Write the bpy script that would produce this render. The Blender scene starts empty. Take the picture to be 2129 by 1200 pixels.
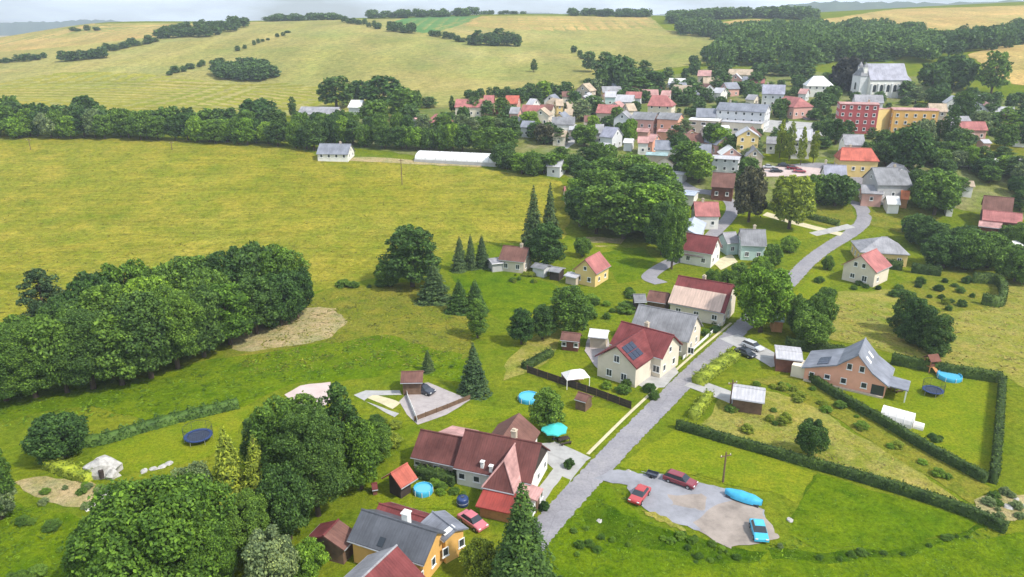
import bpy, math, random
import numpy as np
from mathutils import Vector, Matrix
from mathutils.geometry import delaunay_2d_cdt

R = math.radians
rng = np.random.default_rng(7)
random.seed(7)
scene = bpy.context.scene
COL = scene.collection

# ------------------------------------------------------------------ camera, sky, sun, exposure
PW, PH, FPX = 2129.0, 1200.0, 1520.0          # photograph size and focal length in its pixels
PITCH, CAMZ = R(19.55), 60.0
cd = bpy.data.cameras.new('camera')
cd.sensor_width = 36.0
cd.lens = 36.0 * FPX / PW
cd.clip_start, cd.clip_end = 1.0, 30000.0
cam = bpy.data.objects.new('camera', cd)
cam.location = (0, 0, CAMZ)
cam.rotation_euler = (R(90) - PITCH, 0, 0)
COL.objects.link(cam)
scene.camera = cam

SUN_AZ, SUN_EL = R(122), R(50)                  # clockwise from the view direction: from the right, a little behind the camera
world = bpy.data.worlds.new('World')
scene.world = world
world.use_nodes = True
wn = world.node_tree
wn.nodes.clear()
w_out = wn.nodes.new('ShaderNodeOutputWorld')
w_bg = wn.nodes.new('ShaderNodeBackground')
w_bg.inputs['Strength'].default_value = 0.12
w_sky = wn.nodes.new('ShaderNodeTexSky')
w_sky.sky_type = 'NISHITA'
w_sky.sun_disc = False
w_sky.sun_elevation = SUN_EL
w_sky.sun_rotation = SUN_AZ
w_sky.altitude = 400
w_sky.air_density = 1.0
w_sky.dust_density = 1.6
w_tc = wn.nodes.new('ShaderNodeTexCoord')
w_map = wn.nodes.new('ShaderNodeMapping')
w_map.inputs['Scale'].default_value = (2.0, 2.0, 9.0)
w_ns = wn.nodes.new('ShaderNodeTexNoise')
w_ns.inputs['Scale'].default_value = 2.2
w_ns.inputs['Detail'].default_value = 6
w_rmp = wn.nodes.new('ShaderNodeValToRGB')
w_rmp.color_ramp.elements[0].position = 0.38
w_rmp.color_ramp.elements[1].position = 0.66
w_mix = wn.nodes.new('ShaderNodeMix')
w_mix.data_type = 'RGBA'
w_mix.inputs[7].default_value = (12.5, 14.0, 15.8, 1)   # bright thin cloud
wl = wn.links
wl.new(w_tc.outputs['Generated'], w_map.inputs['Vector'])
wl.new(w_map.outputs['Vector'], w_ns.inputs['Vector'])
wl.new(w_ns.outputs['Fac'], w_rmp.inputs['Fac'])
wl.new(w_rmp.outputs['Color'], w_mix.inputs[0])
wl.new(w_sky.outputs['Color'], w_mix.inputs[6])
wl.new(w_mix.outputs[2], w_bg.inputs['Color'])
wl.new(w_bg.outputs['Background'], w_out.inputs['Surface'])

sl = bpy.data.lights.new('sun', 'SUN')
sl.energy = 4.2
sl.angle = R(3.0)
sl.color = (1.0, 0.95, 0.87)
sun = bpy.data.objects.new('sun', sl)
sv = Vector((math.sin(SUN_AZ) * math.cos(SUN_EL), math.cos(SUN_AZ) * math.cos(SUN_EL), math.sin(SUN_EL)))
sun.rotation_euler = sv.to_track_quat('Z', 'Y').to_euler()
sun.location = (120, 60, 200)
COL.objects.link(sun)

scene.view_settings.view_transform = 'Standard'
scene.view_settings.look = 'None'
scene.view_settings.gamma = 1.0
scene.view_settings.use_curve_mapping = False
scene.view_settings.exposure = 0.3
scene.render.engine = 'CYCLES'
scene.cycles.max_bounces = 5
scene.cycles.diffuse_bounces = 2
scene.cycles.glossy_bounces = 2
scene.cycles.transmission_bounces = 3
scene.cycles.volume_bounces = 0

# ------------------------------------------------------------------ terrain heights
CP_, SP_ = math.cos(PITCH), math.sin(PITCH)


def ray(px, py):
    u, v = px - PW / 2, py - PH / 2
    return u, FPX * CP_ - v * SP_, -(FPX * SP_ + v * CP_)


def at_depth(px, py, Y):
    dx, dy, dz = ray(px, py)
    t = Y / dy
    return dx * t, Y, CAMZ + dz * t


_cp = [  # surface points read off the photograph: pixel and distance (from the usual size of what stands there)
    (0, 283, 322), (300, 287, 322), (650, 314, 300), (900, 337, 285), (1150, 377, 258),
    (0, 225, 400), (300, 225, 410), (600, 235, 395), (900, 205, 425), (1200, 190, 445),
    (510, 172, 540), (100, 140, 600), (350, 150, 565), (700, 112, 620), (1000, 104, 640), (1300, 112, 620),
    (420, 78, 730), (150, 82, 790), (800, 62, 760), (1000, 80, 730), (1400, 84, 720),
    (200, 48, 950), (500, 45, 950), (0, 80, 950), (850, 37, 980), (1100, 31, 1000), (1350, 34, 1000),
    (1200, 262, 345), (1400, 264, 335), (1780, 264, 312), (1835, 188, 410), (1540, 240, 345), (1100, 256, 345),
    (1900, 277, 300), (1700, 196, 400), (1500, 155, 500), (1420, 192, 430), (1780, 337, 262), (1848, 402, 240),
    (1600, 100, 600), (1750, 112, 560), (1900, 100, 580), (1450, 62, 800), (1930, 82, 640), (2129, 62, 660),
    (1800, 27, 900), (2000, 14, 950), (2129, 8, 950), (2100, 112, 480), (2000, 182, 420), (2129, 202, 390),
    (2129, 330, 266), (2100, 460, 222), (1790, 430, 238), (1500, 33, 1100), (1620, 28, 1150), (0, 82, 1080), (200, 53, 1080), (-260, 100, 1000), (400, 48, 1080), (1500, 400, 245), (1330, 420, 243)]
_pts = [at_depth(*c) for c in _cp]
for X in (-170, -110, -60, 0, 60, 110, 170):
    for Y in (20, 60, 100, 140, 180):
        _pts.append((X, Y, 0.0))
_pts += [(-190, 215, 1.5), (-100, 215, 1.5), (0, 215, 1.5), (90, 205, 1.0)]
_pts = np.array(_pts)
_S = 300.0
_q = _pts[:, :2] / _S


def _phi(d2):
    return np.where(d2 > 1e-12, 0.5 * d2 * np.log(np.maximum(d2, 1e-12)), 0.0)


_n = len(_q)
_d2 = ((_q[:, None, :] - _q[None, :, :]) ** 2).sum(-1)
_A = np.zeros((_n + 3, _n + 3))
_A[:_n, :_n] = _phi(_d2) + 0.004 * np.eye(_n)
_A[:_n, _n] = 1
_A[:_n, _n + 1:] = _q
_A[_n, :_n] = 1
_A[_n + 1:, :_n] = _q.T
_w = np.linalg.solve(_A, np.concatenate([_pts[:, 2], [0, 0, 0]]))


def _tps(x, y):
    p = np.stack([x, y], -1).reshape(-1, 2) / _S
    out = np.empty(len(p))
    for i in range(0, len(p), 4000):
        b = p[i:i + 4000]
        d2 = ((b[:, None, :] - _q[None, :, :]) ** 2).sum(-1)
        out[i:i + 4000] = _phi(d2) @ _w[:_n] + _w[_n] + b @ _w[_n + 1:]
    return out.reshape(np.shape(x))


def _axis(fine0, fine1, step, lo, hi, grow):
    a = list(np.arange(fine0, fine1 + .1, step))
    s, v = step, a[-1]
    while v < hi:
        s *= grow
        v += s
        a.append(v)
    s, v = step, a[0]
    pre = []
    while v > lo:
        s *= grow
        v -= s
        pre.append(v)
    return np.array(pre[::-1] + a)


GX = _axis(-300, 330, 5, -4500, 4500, 1.07)
GY = _axis(-20, 460, 5, -300, 5600, 1.035)
_gx, _gy = np.meshgrid(GX, GY)
_cy = np.clip(_gy, 20, 1080)
_cx = np.clip(_gx, -(0.74 * _cy + 70), 0.74 * _cy + 70)
GZ = _tps(_cx, _cy)
_wf = np.clip((_gy - 1050) / 500, 0, 1)
_wf = _wf * _wf * (3 - 2 * _wf)
GZ = GZ * (1 - _wf) + _wf * (GZ * 0.4 + 12)
_nearf = np.clip((_gy - 110) / 120, 0, 1)


def Z(x, y):
    x = np.asarray(x, float)
    y = np.asarray(y, float)
    i = np.clip(np.searchsorted(GX, x) - 1, 0, len(GX) - 2)
    j = np.clip(np.searchsorted(GY, y) - 1, 0, len(GY) - 2)
    fx = (x - GX[i]) / (GX[i + 1] - GX[i])
    fy = (y - GY[j]) / (GY[j + 1] - GY[j])
    return (GZ[j, i] * (1 - fx) * (1 - fy) + GZ[j, i + 1] * fx * (1 - fy) + GZ[j + 1, i] * (1 - fx) * fy + GZ[j + 1, i + 1] * fx * fy)


_ts = np.geomspace(0.03, 4.0, 700)


def P(px, py, h=0.0):
    """pixel -> the point h metres above the ground that is seen there"""
    dx, dy, dz = ray(px, py)
    f = CAMZ + dz * _ts - Z(dx * _ts, dy * _ts) - h
    k = np.nonzero(f < 0)[0]
    if len(k) == 0:
        t = 1200.0 / dy
        return Vector((dx * t, dy * t, float(Z(dx * t, dy * t)) + h))
    k = max(1, k[0])
    a, b = _ts[k - 1], _ts[k]
    fa, fb = f[k - 1], f[k]
    for _ in range(3):
        t = a + (b - a) * fa / (fa - fb) if fa != fb else a
        ft = CAMZ + dz * t - float(Z(dx * t, dy * t)) - h
        if ft > 0:
            a, fa = t, ft
        else:
            b, fb = t, ft
    return Vector((dx * t, dy * t, float(Z(dx * t, dy * t)) + h))


def height_to(b, py_top):
    """height of a thing standing at point b whose top is at pixel row py_top"""
    _, dy, dz = ray(0, py_top)
    return CAMZ + dz * (b.y / dy) - b.z


def m_per_px(b):
    return b.y / ray(0, 300)[1]


# ------------------------------------------------------------------ object helpers
def link(o, parent=None):
    COL.objects.link(o)
    if parent is not None:
        o.parent = parent
    return o


def tag(o, label=None, cat=None, group=None, kind=None):
    if label: o['label'] = label
    if cat: o['category'] = cat
    if group: o['group'] = group
    if kind: o['kind'] = kind
    return o


def empty(name, loc, rz=0.0, label=None, cat=None, group=None, scale=None):
    o = bpy.data.objects.new(name, None)
    o.empty_display_size = 0.2
    o.location = loc
    o.rotation_euler = (0, 0, rz)
    if scale: o.scale = scale
    link(o)
    return tag(o, label, cat, group)


def np_mesh(name, V, Fq, mats, smooth=False, mi=None):
    """mesh from arrays; Fq is an (n,3) or (n,4) index array"""
    me = bpy.data.meshes.new(name)
    V = np.asarray(V, np.float32)
    Fq = np.asarray(Fq, np.int32)
    k = Fq.shape[1]
    me.vertices.add(len(V))
    me.vertices.foreach_set('co', V.ravel())
    me.loops.add(Fq.size)
    me.loops.foreach_set('vertex_index', Fq.ravel())
    me.polygons.add(len(Fq))
    me.polygons.foreach_set('loop_start', np.arange(0, Fq.size, k, dtype=np.int32))
    me.polygons.foreach_set('loop_total', np.full(len(Fq), k, np.int32))
    if mi is not None:
        me.polygons.foreach_set('material_index', np.asarray(mi, np.int32))
    if smooth:
        me.polygons.foreach_set('use_smooth', np.ones(len(Fq), bool))
    for m in (mats if isinstance(mats, (list, tuple)) else [mats]):
        me.materials.append(m)
    me.update(calc_edges=True)
    return me


class MB:
    """collects boxes, prisms and tubes into one mesh"""
    def __init__(s):
        s.v, s.f, s.m = [], [], []

    def poly(s, pts, mi=0):
        n = len(s.v)
        s.v += [tuple(p) for p in pts]
        s.f.append(tuple(range(n, n + len(pts))))
        s.m.append(mi)
        return s

    def _hexa(s, c, mi):
        n = len(s.v)
        s.v += [tuple(p) for p in c]
        for q in ((0, 3, 2, 1), (4, 5, 6, 7), (0, 1, 5, 4), (1, 2, 6, 5), (2, 3, 7, 6), (3, 0, 4, 7)):
            s.f.append(tuple(n + i for i in q))
            s.m.append(mi)

    def box(s, x0, x1, y0, y1, z0, z1, mi=0):
        s._hexa([(x0, y0, z0), (x1, y0, z0), (x1, y1, z0), (x0, y1, z0), (x0, y0, z1), (x1, y0, z1), (x1, y1, z1), (x0, y1, z1)], mi)
        return s

    def hexa(s, c, mi=0):
        s._hexa(c, mi)
        return s

    def prism_x(s, prof, x0, x1, mi=0):
        """closed (y,z) polygon extruded along x"""
        n, k = len(s.v), len(prof)
        s.v += [(x0, y, z) for y, z in prof] + [(x1, y, z) for y, z in prof]
        for i in range(k):
            j = (i + 1) % k
            s.f.append((n + i, n + j, n + k + j, n + k + i)); s.m.append(mi)
        s.f.append(tuple(n + i for i in reversed(range(k)))); s.m.append(mi)
        s.f.append(tuple(n + k + i for i in range(k))); s.m.append(mi)
        return s

    def prism_z(s, ring, z0, z1, mi=0, top=None):
        n, k = len(s.v), len(ring)
        top = top or ring
        s.v += [(x, y, z0) for x, y in ring] + [(x, y, z1) for x, y in top]
        for i in range(k):
            j = (i + 1) % k
            s.f.append((n + i, n + j, n + k + j, n + k + i)); s.m.append(mi)
        s.f.append(tuple(n + i for i in reversed(range(k)))); s.m.append(mi)
        s.f.append(tuple(n + k + i for i in range(k))); s.m.append(mi)
        return s

    def tube(s, pts, rad, seg=8, mi=0, cap=True):
        pts = [Vector(p) for p in pts]
        rr = rad if isinstance(rad, (list, tuple)) else [rad] * len(pts)
        n = len(s.v)
        for i, p in enumerate(pts):
            d = (pts[min(i + 1, len(pts) - 1)] - pts[max(i - 1, 0)]).normalized()
            a = d.orthogonal().normalized() if abs(d.z) > .95 else d.cross(Vector((0, 0, 1))).normalized()
            b = d.cross(a)
            for k in range(seg):
                w = 2 * math.pi * k / seg
                s.v.append(tuple(p + (a * math.cos(w) + b * math.sin(w)) * rr[i]))
        for i in range(len(pts) - 1):
            for k in range(seg):
                j = (k + 1) % seg
                s.f.append((n + i * seg + k, n + i * seg + j, n + (i + 1) * seg + j, n + (i + 1) * seg + k)); s.m.append(mi)
        if cap:
            s.f.append(tuple(n + k for k in reversed(range(seg)))); s.m.append(mi)
            e = n + (len(pts) - 1) * seg
            s.f.append(tuple(e + k for k in range(seg))); s.m.append(mi)
        return s

    def lathe(s, prof, seg=20, mi=0, closed=False):
        """(r,z) profile about z"""
        n, k = len(s.v), len(prof)
        for r_, z_ in prof:
            for i in range(seg):
                w = 2 * math.pi * i / seg
                s.v.append((r_ * math.cos(w), r_ * math.sin(w), z_))
        for a in range(k if closed else k - 1):
            b = (a + 1) % k
            for i in range(seg):
                j = (i + 1) % seg
                s.f.append((n + a * seg + i, n + a * seg + j, n + b * seg + j, n + b * seg + i)); s.m.append(mi)
        return s

    def mesh(s, name, mats, smooth=False):
        me = bpy.data.meshes.new(name)
        me.from_pydata(s.v, [], s.f)
        for m in (mats if isinstance(mats, (list, tuple)) else [mats]):
            me.materials.append(m)
        me.polygons.foreach_set('material_index', s.m)
        if smooth:
            me.polygons.foreach_set('use_smooth', [True] * len(me.polygons))
        me.update()
        return me

    def build(s, name, mats, parent=None, smooth=False, loc=None):
        o = bpy.data.objects.new(name, s.mesh(name, mats, smooth))
        if loc: o.location = loc
        return link(o, parent)


def obj(name, me, parent=None, loc=(0, 0, 0), rz=0.0):
    o = bpy.data.objects.new(name, me)
    o.location = loc
    o.rotation_euler = (0, 0, rz)
    return link(o, parent)


# ------------------------------------------------------------------ materials
MATS = {}


def _base(name, rough=0.85, spec=0.25):
    m = bpy.data.materials.new(name)
    m.use_nodes = True
    nt = m.node_tree
    b = nt.nodes['Principled BSDF']
    b.inputs['Roughness'].default_value = rough
    b.inputs['Specular IOR Level'].default_value = spec
    MATS[name] = m
    return m, nt, b


def _vec(nt, kind='World', scale=(1, 1, 1), rot=(0, 0, 0)):
    if kind == 'World':
        g = nt.nodes.new('ShaderNodeNewGeometry').outputs['Position']
    else:
        g = nt.nodes.new('ShaderNodeTexCoord').outputs['Object']
    mp = nt.nodes.new('ShaderNodeMapping')
    mp.inputs['Scale'].default_value = scale
    mp.inputs['Rotation'].default_value = rot
    nt.links.new(g, mp.inputs['Vector'])
    return mp.outputs['Vector']


def _noise(nt, vec, scale, detail=3, rough=0.55):
    n = nt.nodes.new('ShaderNodeTexNoise')
    n.inputs['Scale'].default_value = scale
    n.inputs['Detail'].default_value = detail
    n.inputs['Roughness'].default_value = rough
    nt.links.new(vec, n.inputs['Vector'])
    return n.outputs['Fac']


def _ramp(nt, fac, stops):
    r_ = nt.nodes.new('ShaderNodeValToRGB')
    el = r_.color_ramp.elements
    while len(el) < len(stops): el.new(0.5)
    for e, (p, c) in zip(el, stops):
        e.position = p
        e.color = (*c, 1)
    nt.links.new(fac, r_.inputs['Fac'])
    return r_.outputs['Color']


def _mix(nt, fac, a, b, mode='MIX'):
    m = nt.nodes.new('ShaderNodeMix')
    m.data_type = 'RGBA'
    m.blend_type = mode
    for s, v in ((0, fac), (6, a), (7, b)):
        if hasattr(v, 'links'): nt.links.new(v, m.inputs[s])
        elif s == 0: m.inputs[0].default_value = v
        else: m.inputs[s].default_value = (*v, 1)
    return m.outputs[2]


def _bump(nt, b, h, strength, dist):
    n = nt.nodes.new('ShaderNodeBump')
    n.inputs['Strength'].default_value = strength
    n.inputs['Distance'].default_value = dist
    nt.links.new(h, n.inputs['Height'])
    nt.links.new(n.outputs['Normal'], b.inputs['Normal'])


def grass_mat(name, c1, c2, c3, big=0.03, mid=0.22, fine=1.6, bump=0.5, streak=None):
    """three tones of one sward mixed at three scales"""
    m, nt, b = _base(name, 1.0, 0.0)
    v = _vec(nt)
    nb = _noise(nt, v, big, 3, .6)
    nm = _noise(nt, v, mid, 4, .65)
    nf = _noise(nt, v, fine, 4, .7)
    c = _ramp(nt, nb, [(0.34, c1), (0.66, c2)])
    f = _ramp(nt, nm, [(0.42, (0, 0, 0)), (0.72, (1, 1, 1))])
    c = _mix(nt, f, c, c3)
    if streak:
        vs = _vec(nt, 'World', streak[0], (0, 0, streak[1]))
        ns = _noise(nt, vs, 1.0, 3, .6)
        fs = _ramp(nt, ns, [(0.36, (.86, .86, .84)), (0.66, (1.12, 1.11, 1.06))])
        c = _mix(nt, 1.0, c, fs, 'MULTIPLY')
    g = _ramp(nt, nf, [(0.25, (.5, .54, .46)), (0.5, (1, 1, 1)), (0.78, (1.45, 1.4, 1.3))])
    c = _mix(nt, 1.0, c, g, 'MULTIPLY')
    n4 = _noise(nt, v, fine * 4.3, 2, .6)
    c = _mix(nt, 1.0, c, _ramp(nt, n4, [(0.3, (.72, .74, .7)), (0.7, (1.26, 1.25, 1.22))]), 'MULTIPLY')
    n5 = _noise(nt, v, mid * .45, 4, .7)
    c = _mix(nt, 1.0, c, _ramp(nt, n5, [(0.35, (.82, .92, .85)), (0.65, (1.18, 1.06, 1.1))]), 'MULTIPLY')
    nt.links.new(c, b.inputs['Base Color'])
    _bump(nt, b, nf, bump, 0.5)
    return m


def plain(name, c, rough=0.8, spec=0.3, var=0.12, scale=1.5, space='Object', metal=0.0, bump=0.0, stretch=(1, 1, 1)):
    """painted / plastered / paved surface with slight uneven tone"""
    m, nt, b = _base(name, rough, spec)
    b.inputs['Metallic'].default_value = metal
    v = _vec(nt, space, stretch)
    n = _noise(nt, v, scale, 5, .65)
    lo = tuple(max(0, x * (1 - 1.6 * var)) for x in c)
    hi = tuple(x * (1 + 1.3 * var) for x in c)
    nt.links.new(_ramp(nt, n, [(0.28, lo), (0.5, c), (0.74, hi)]), b.inputs['Base Color'])
    if bump:
        _bump(nt, b, _noise(nt, v, scale * 6, 3), bump, 0.05)
    return m


def roof_mat(name, c, rough=0.7, spec=0.12, rows=True, var=0.22, pitch=0.34):
    """tiled or sheet roof: courses down the slope, columns along the ridge, weathering streaks"""
    m, nt, b = _base(name, rough, spec)
    v = _vec(nt, 'Object')
    n1 = _noise(nt, v, 0.35, 4, .6)
    vs = _vec(nt, 'Object', (2.4, .35, .35))
    n2 = _noise(nt, vs, 1.0, 4, .65)
    lo = tuple(x * (1 - 1.5 * var) for x in c)
    hi = tuple(min(1, x * (1 + 1.4 * var)) for x in c)
    col = _ramp(nt, n1, [(0.3, lo), (0.5, c), (0.72, hi)])
    st = _ramp(nt, n2, [(0.3, (.8, .8, .8)), (0.7, (1.16, 1.15, 1.13))])
    col = _mix(nt, 1.0, col, st, 'MULTIPLY')
    n3 = _noise(nt, v, 1.7, 5, .7)
    col = _mix(nt, _ramp(nt, n3, [(.58, (0, 0, 0)), (.75, (.45, .45, .45))]), col, tuple(.6 * x + .03 for x in c))
    w = nt.nodes.new('ShaderNodeTexWave')
    w.wave_type = 'BANDS'
    w.bands_direction = 'X'
    w.inputs['Scale'].default_value = 0.314 / pitch
    w.inputs['Distortion'].default_value = 0.4
    nt.links.new(v, w.inputs['Vector'])
    col = _mix(nt, 1.0, col, _ramp(nt, w.outputs['Fac'], [(0, (.94, .94, .94)), (1, (1.04, 1.04, 1.04))]), 'MULTIPLY')
    nt.links.new(col, b.inputs['Base Color'])
    _bump(nt, b, w.outputs['Fac'], 0.15, 0.03)
    return m


def leaf_mat(name, c1, c2, trans=0.3, rough=0.6):
    """foliage: every tree and every leaf a little different in tone"""
    m, nt, b = _base(name, rough, 0.18)
    oi = nt.nodes.new('ShaderNodeObjectInfo')
    ge = nt.nodes.new('ShaderNodeNewGeometry')
    c = _mix(nt, oi.outputs['Random'], c1, c2)
    isl = _ramp(nt, ge.outputs['Random Per Island'], [(0, (.45, .5, .5)), (.55, (1, 1, 1)), (1, (1.75, 1.62, 1.25))])
    c = _mix(nt, 1.0, c, isl, 'MULTIPLY')
    v = _vec(nt)
    n = _noise(nt, v, 0.45, 3, .6)
    c = _mix(nt, 1.0, c, _ramp(nt, n, [(.32, (.62, .68, .74)), (.7, (1.35, 1.28, 1.05))]), 'MULTIPLY')
    nt.links.new(c, b.inputs['Base Color'])
    tr = nt.nodes.new('ShaderNodeBsdfTranslucent')
    nt.links.new(c, tr.inputs['Color'])
    ms = nt.nodes.new('ShaderNodeMixShader')
    ms.inputs[0].default_value = trans
    out = nt.nodes['Material Output']
    nt.links.new(b.outputs[0], ms.inputs[1])
    nt.links.new(tr.outputs[0], ms.inputs[2])
    nt.links.new(ms.outputs[0], out.inputs['Surface'])
    return m


G = dict(
    terrain=grass_mat('terrain_grass', (.12, .16, .009), (.158, .178, .014), (.09, .138, .007), .025, .2, 1.1),
    meadow=grass_mat('yellow_meadow', (.218, .205, .022), (.245, .232, .036), (.155, .176, .016), .018, .16, .75, .6, ((.05, .5, .2), .0)),
    hill=grass_mat('hill_crop', (.25, .24, .075), (.3, .27, .105), (.235, .235, .07), .008, .03, .25, .1, ((.03, .006, .02), R(-35))),
    hillgreen=grass_mat('hill_grass', (.225, .225, .035), (.26, .235, .045), (.2, .215, .03), .01, .05, .3, .1, ((.004, .05, .02), R(4))),
    wheat=grass_mat('ripe_wheat', (.37, .27, .105), (.42, .31, .13), (.33, .26, .09), .01, .04, .3, .1, ((.05, .006, .02), R(-20))),
    crop=grass_mat('green_crop', (.085, .19, .06), (.1, .21, .07), (.09, .18, .055), .02, .1, .5, .1),
    lush=grass_mat('lush_grass', (.098, .158, .004), (.13, .178, .007), (.058, .11, .003), .05, .3, 1.6, .6),
    lawn=grass_mat('mown_lawn', (.15, .19, .009), (.178, .2, .014), (.125, .172, .007), .06, .4, 2.2, .25),
    dry=grass_mat('dry_grass', (.235, .22, .045), (.165, .19, .022), (.28, .245, .075), .08, .35, 1.5, .5),
    rough=grass_mat('rough_grass', (.16, .165, .018), (.19, .18, .028), (.11, .145, .013), .06, .3, 1.4, .6),
    bare=grass_mat('bare_earth', (.36, .29, .16), (.31, .26, .14), (.24, .22, .08), .1, .4, 1.5, .5),
    bank=grass_mat('dark_bank_grass', (.06, .115, .004), (.09, .14, .006), (.035, .075, .003), .08, .35, 1.8, .8),
    villg=grass_mat('garden_ground', (.11, .15, .03), (.15, .17, .045), (.2, .19, .1), .04, .12, .6, .3),
)
asphalt, _nt, _b = _base('asphalt', .9, .2)
_v = _vec(_nt)
_c = _ramp(_nt, _noise(_nt, _v, .22, 5, .7), [(.3, (.2, .19, .205)), (.5, (.245, .235, .25)), (.7, (.29, .275, .28))])
_c = _mix(_nt, 1.0, _c, _ramp(_nt, _noise(_nt, _v, 2.6, 4, .75), [(.3, (.78, .78, .78)), (.5, (1, 1, 1)), (.72, (1.16, 1.15, 1.13))]), 'MULTIPLY')
_vo = _nt.nodes.new('ShaderNodeTexVoronoi')
_vo.feature = 'DISTANCE_TO_EDGE'
_vo.inputs['Scale'].default_value = .16
_nt.links.new(_v, _vo.inputs['Vector'])
_c = _mix(_nt, 1.0, _c, _ramp(_nt, _vo.outputs['Distance'], [(.0, (.84, .84, .84)), (.014, (1, 1, 1))]), 'MULTIPLY')
_nt.links.new(_c, _b.inputs['Base Color'])
gravel = plain('gravel', (.26, .26, .28), .95, .15, .18, .35, 'World', bump=.5)
earth = plain('gravel_earth', (.29, .245, .21), .95, .15, .22, .35, 'World', bump=.5)
paving = plain('paving', (.36, .32, .31), .85, .2, .13, .8, 'World')
concrete = plain('concrete', (.36, .35, .335), .9, .2, .14, .6, 'World')
pinkconc = plain('pink_concrete', (.5, .4, .37), .9, .2, .1, .4, 'World')
sand = plain('sand', (.52, .46, .3), .95, .1, .12, .6, 'World')
stone = plain('stone', (.42, .4, .37), .9, .2, .3, 1.2, 'Object', bump=.6)

WALL = dict(
    white=plain('white_plaster', (.74, .71, .65), .85, .2, .07, .5),
    cream=plain('cream_plaster', (.66, .58, .46), .85, .2, .07, .5),
    yellow=plain('yellow_plaster', (.68, .5, .2), .85, .2, .07, .5),
    ochre=plain('ochre_plaster', (.7, .4, .12), .85, .2, .08, .5),
    orange=plain('orange_plaster', (.74, .37, .25), .85, .2, .07, .5),
    pink=plain('pink_plaster', (.6, .34, .28), .85, .2, .08, .5),
    redp=plain('red_plaster', (.45, .1, .1), .85, .2, .08, .5),
    mint=plain('mint_plaster', (.47, .6, .56), .85, .2, .07, .5),
    grey=plain('grey_plaster', (.42, .41, .4), .9, .2, .1, .5),
    lgrey=plain('light_grey_plaster', (.6, .6, .6), .9, .2, .08, .5),
    beige=plain('beige_plaster', (.5, .42, .32), .9, .2, .1, .5),
    brick=plain('brown_boards', (.16, .065, .045), .8, .2, .2, 1.2),
    wood=plain('weathered_wood', (.16, .1, .065), .85, .2, .22, 1.5),
    dark=plain('dark_boards', (.055, .04, .034), .85, .2, .2, 1.5),
    owood=plain('orange_wood', (.42, .2, .075), .75, .3, .15, 1.5),
    glass=plain('dark_wall', (.05, .05, .06), .5, .4, .1, 1.0),
)
ROOF = dict(
    maroon=roof_mat('maroon_tile', (.125, .048, .043)),
    brown=roof_mat('brown_tile', (.17, .085, .068)),
    red=roof_mat('red_tile', (.17, .046, .046)),
    brightred=roof_mat('bright_red_sheet', (.24, .04, .03), .5, .3),
    pinkred=roof_mat('pale_red_tile', (.36, .14, .13)),
    coral=roof_mat('coral_tile', (.44, .12, .085)),
    pink=roof_mat('pink_tile', (.44, .25, .23)),
    beige=roof_mat('beige_sheet', (.52, .38, .31), .6, .3, var=.06, pitch=.6),
    grey=roof_mat('grey_slate', (.21, .21, .22)),
    midgrey=roof_mat('mid_grey_slate', (.28, .275, .29)),
    dgrey=roof_mat('dark_grey_sheet', (.085, .09, .105), .5, .4),
    bgrey=roof_mat('blue_grey_tile', (.2, .21, .245), .55, .4),
    lgrey=roof_mat('light_grey_sheet', (.45, .44, .46), .5, .4, var=.08, pitch=.6),
    blue=roof_mat('pale_blue_sheet', (.42, .47, .56), .5, .4, var=.08, pitch=.6),
    violet=roof_mat('violet_slate', (.27, .27, .33), .55, .4),
    white=roof_mat('white_sheet', (.72, .71, .69), .6, .3, var=.06, pitch=.6),
    teal=roof_mat('teal_sheet', (.3, .42, .42), .5, .4),
    tan=roof_mat('tan_tile', (.42, .33, .24)),
    orange=roof_mat('orange_tile', (.55, .17, .07)),
)
white_paint = plain('white_paint', (.8, .79, .76), .5, .4, .04)
pane_m, _nt, _b = _base('window_glass', .12, .6)
_b.inputs['Base Color'].default_value = (.035, .042, .05, 1)
solar_m = plain('solar_glass', (.02, .026, .05), .15, .6, .1)
metal_m = plain('galvanised_metal', (.45, .45, .46), .4, .5, .1, 2, metal=.6)
bark = plain('bark', (.09, .065, .045), .95, .1, .3, 2.0)
LEAF = dict(
    mid=leaf_mat('leaf_mid_green', (0.099, 0.189, 0.034), (0.148, 0.255, 0.041)),
    bright=leaf_mat('leaf_bright_green', (0.161, 0.293, 0.034), (0.227, 0.360, 0.041)),
    dark=leaf_mat('leaf_dark_green', (0.056, 0.124, 0.032), (0.090, 0.166, 0.038)),
    grey=leaf_mat('leaf_grey_green', (0.179, 0.255, 0.113), (0.227, 0.293, 0.142)),
    copper=leaf_mat('leaf_copper', (0.030, 0.034, 0.030), (0.041, 0.041, 0.034), .1),
    conifer=leaf_mat('needle_green', (0.052, 0.099, 0.041), (0.085, 0.133, 0.045), .08),
    fresh=leaf_mat('leaf_fresh_green', (0.100, 0.201, 0.027), (0.116, 0.213, 0.029)),
    far=leaf_mat('leaf_far_green', (0.085, 0.161, 0.049), (0.113, 0.199, 0.056)),
    hedge=leaf_mat('hedge_green', (0.055, 0.098, 0.022), (0.067, 0.112, 0.024), .1),
    yell=leaf_mat('leaf_yellow_green', (0.246, 0.312, 0.038), (0.293, 0.360, 0.049)),
    purple=leaf_mat('leaf_brown_green', (.072, .075, .042), (.09, .09, .05), .12),
)
# ------------------------------------------------------------------ the ground and what lies flat on it
_ny, _nx = GZ.shape
_V = np.stack([_gx, _gy, GZ], -1).reshape(-1, 3)
_ii = (np.arange(_ny - 1)[:, None] * _nx + np.arange(_nx - 1)[None, :]).ravel()
_F = np.stack([_ii, _ii + 1, _ii + _nx + 1, _ii + _nx], -1)
tag(obj('terrain', np_mesh('terrain', _V, _F, G['terrain'], True)), kind='structure')

_lvl = [0]


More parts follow.
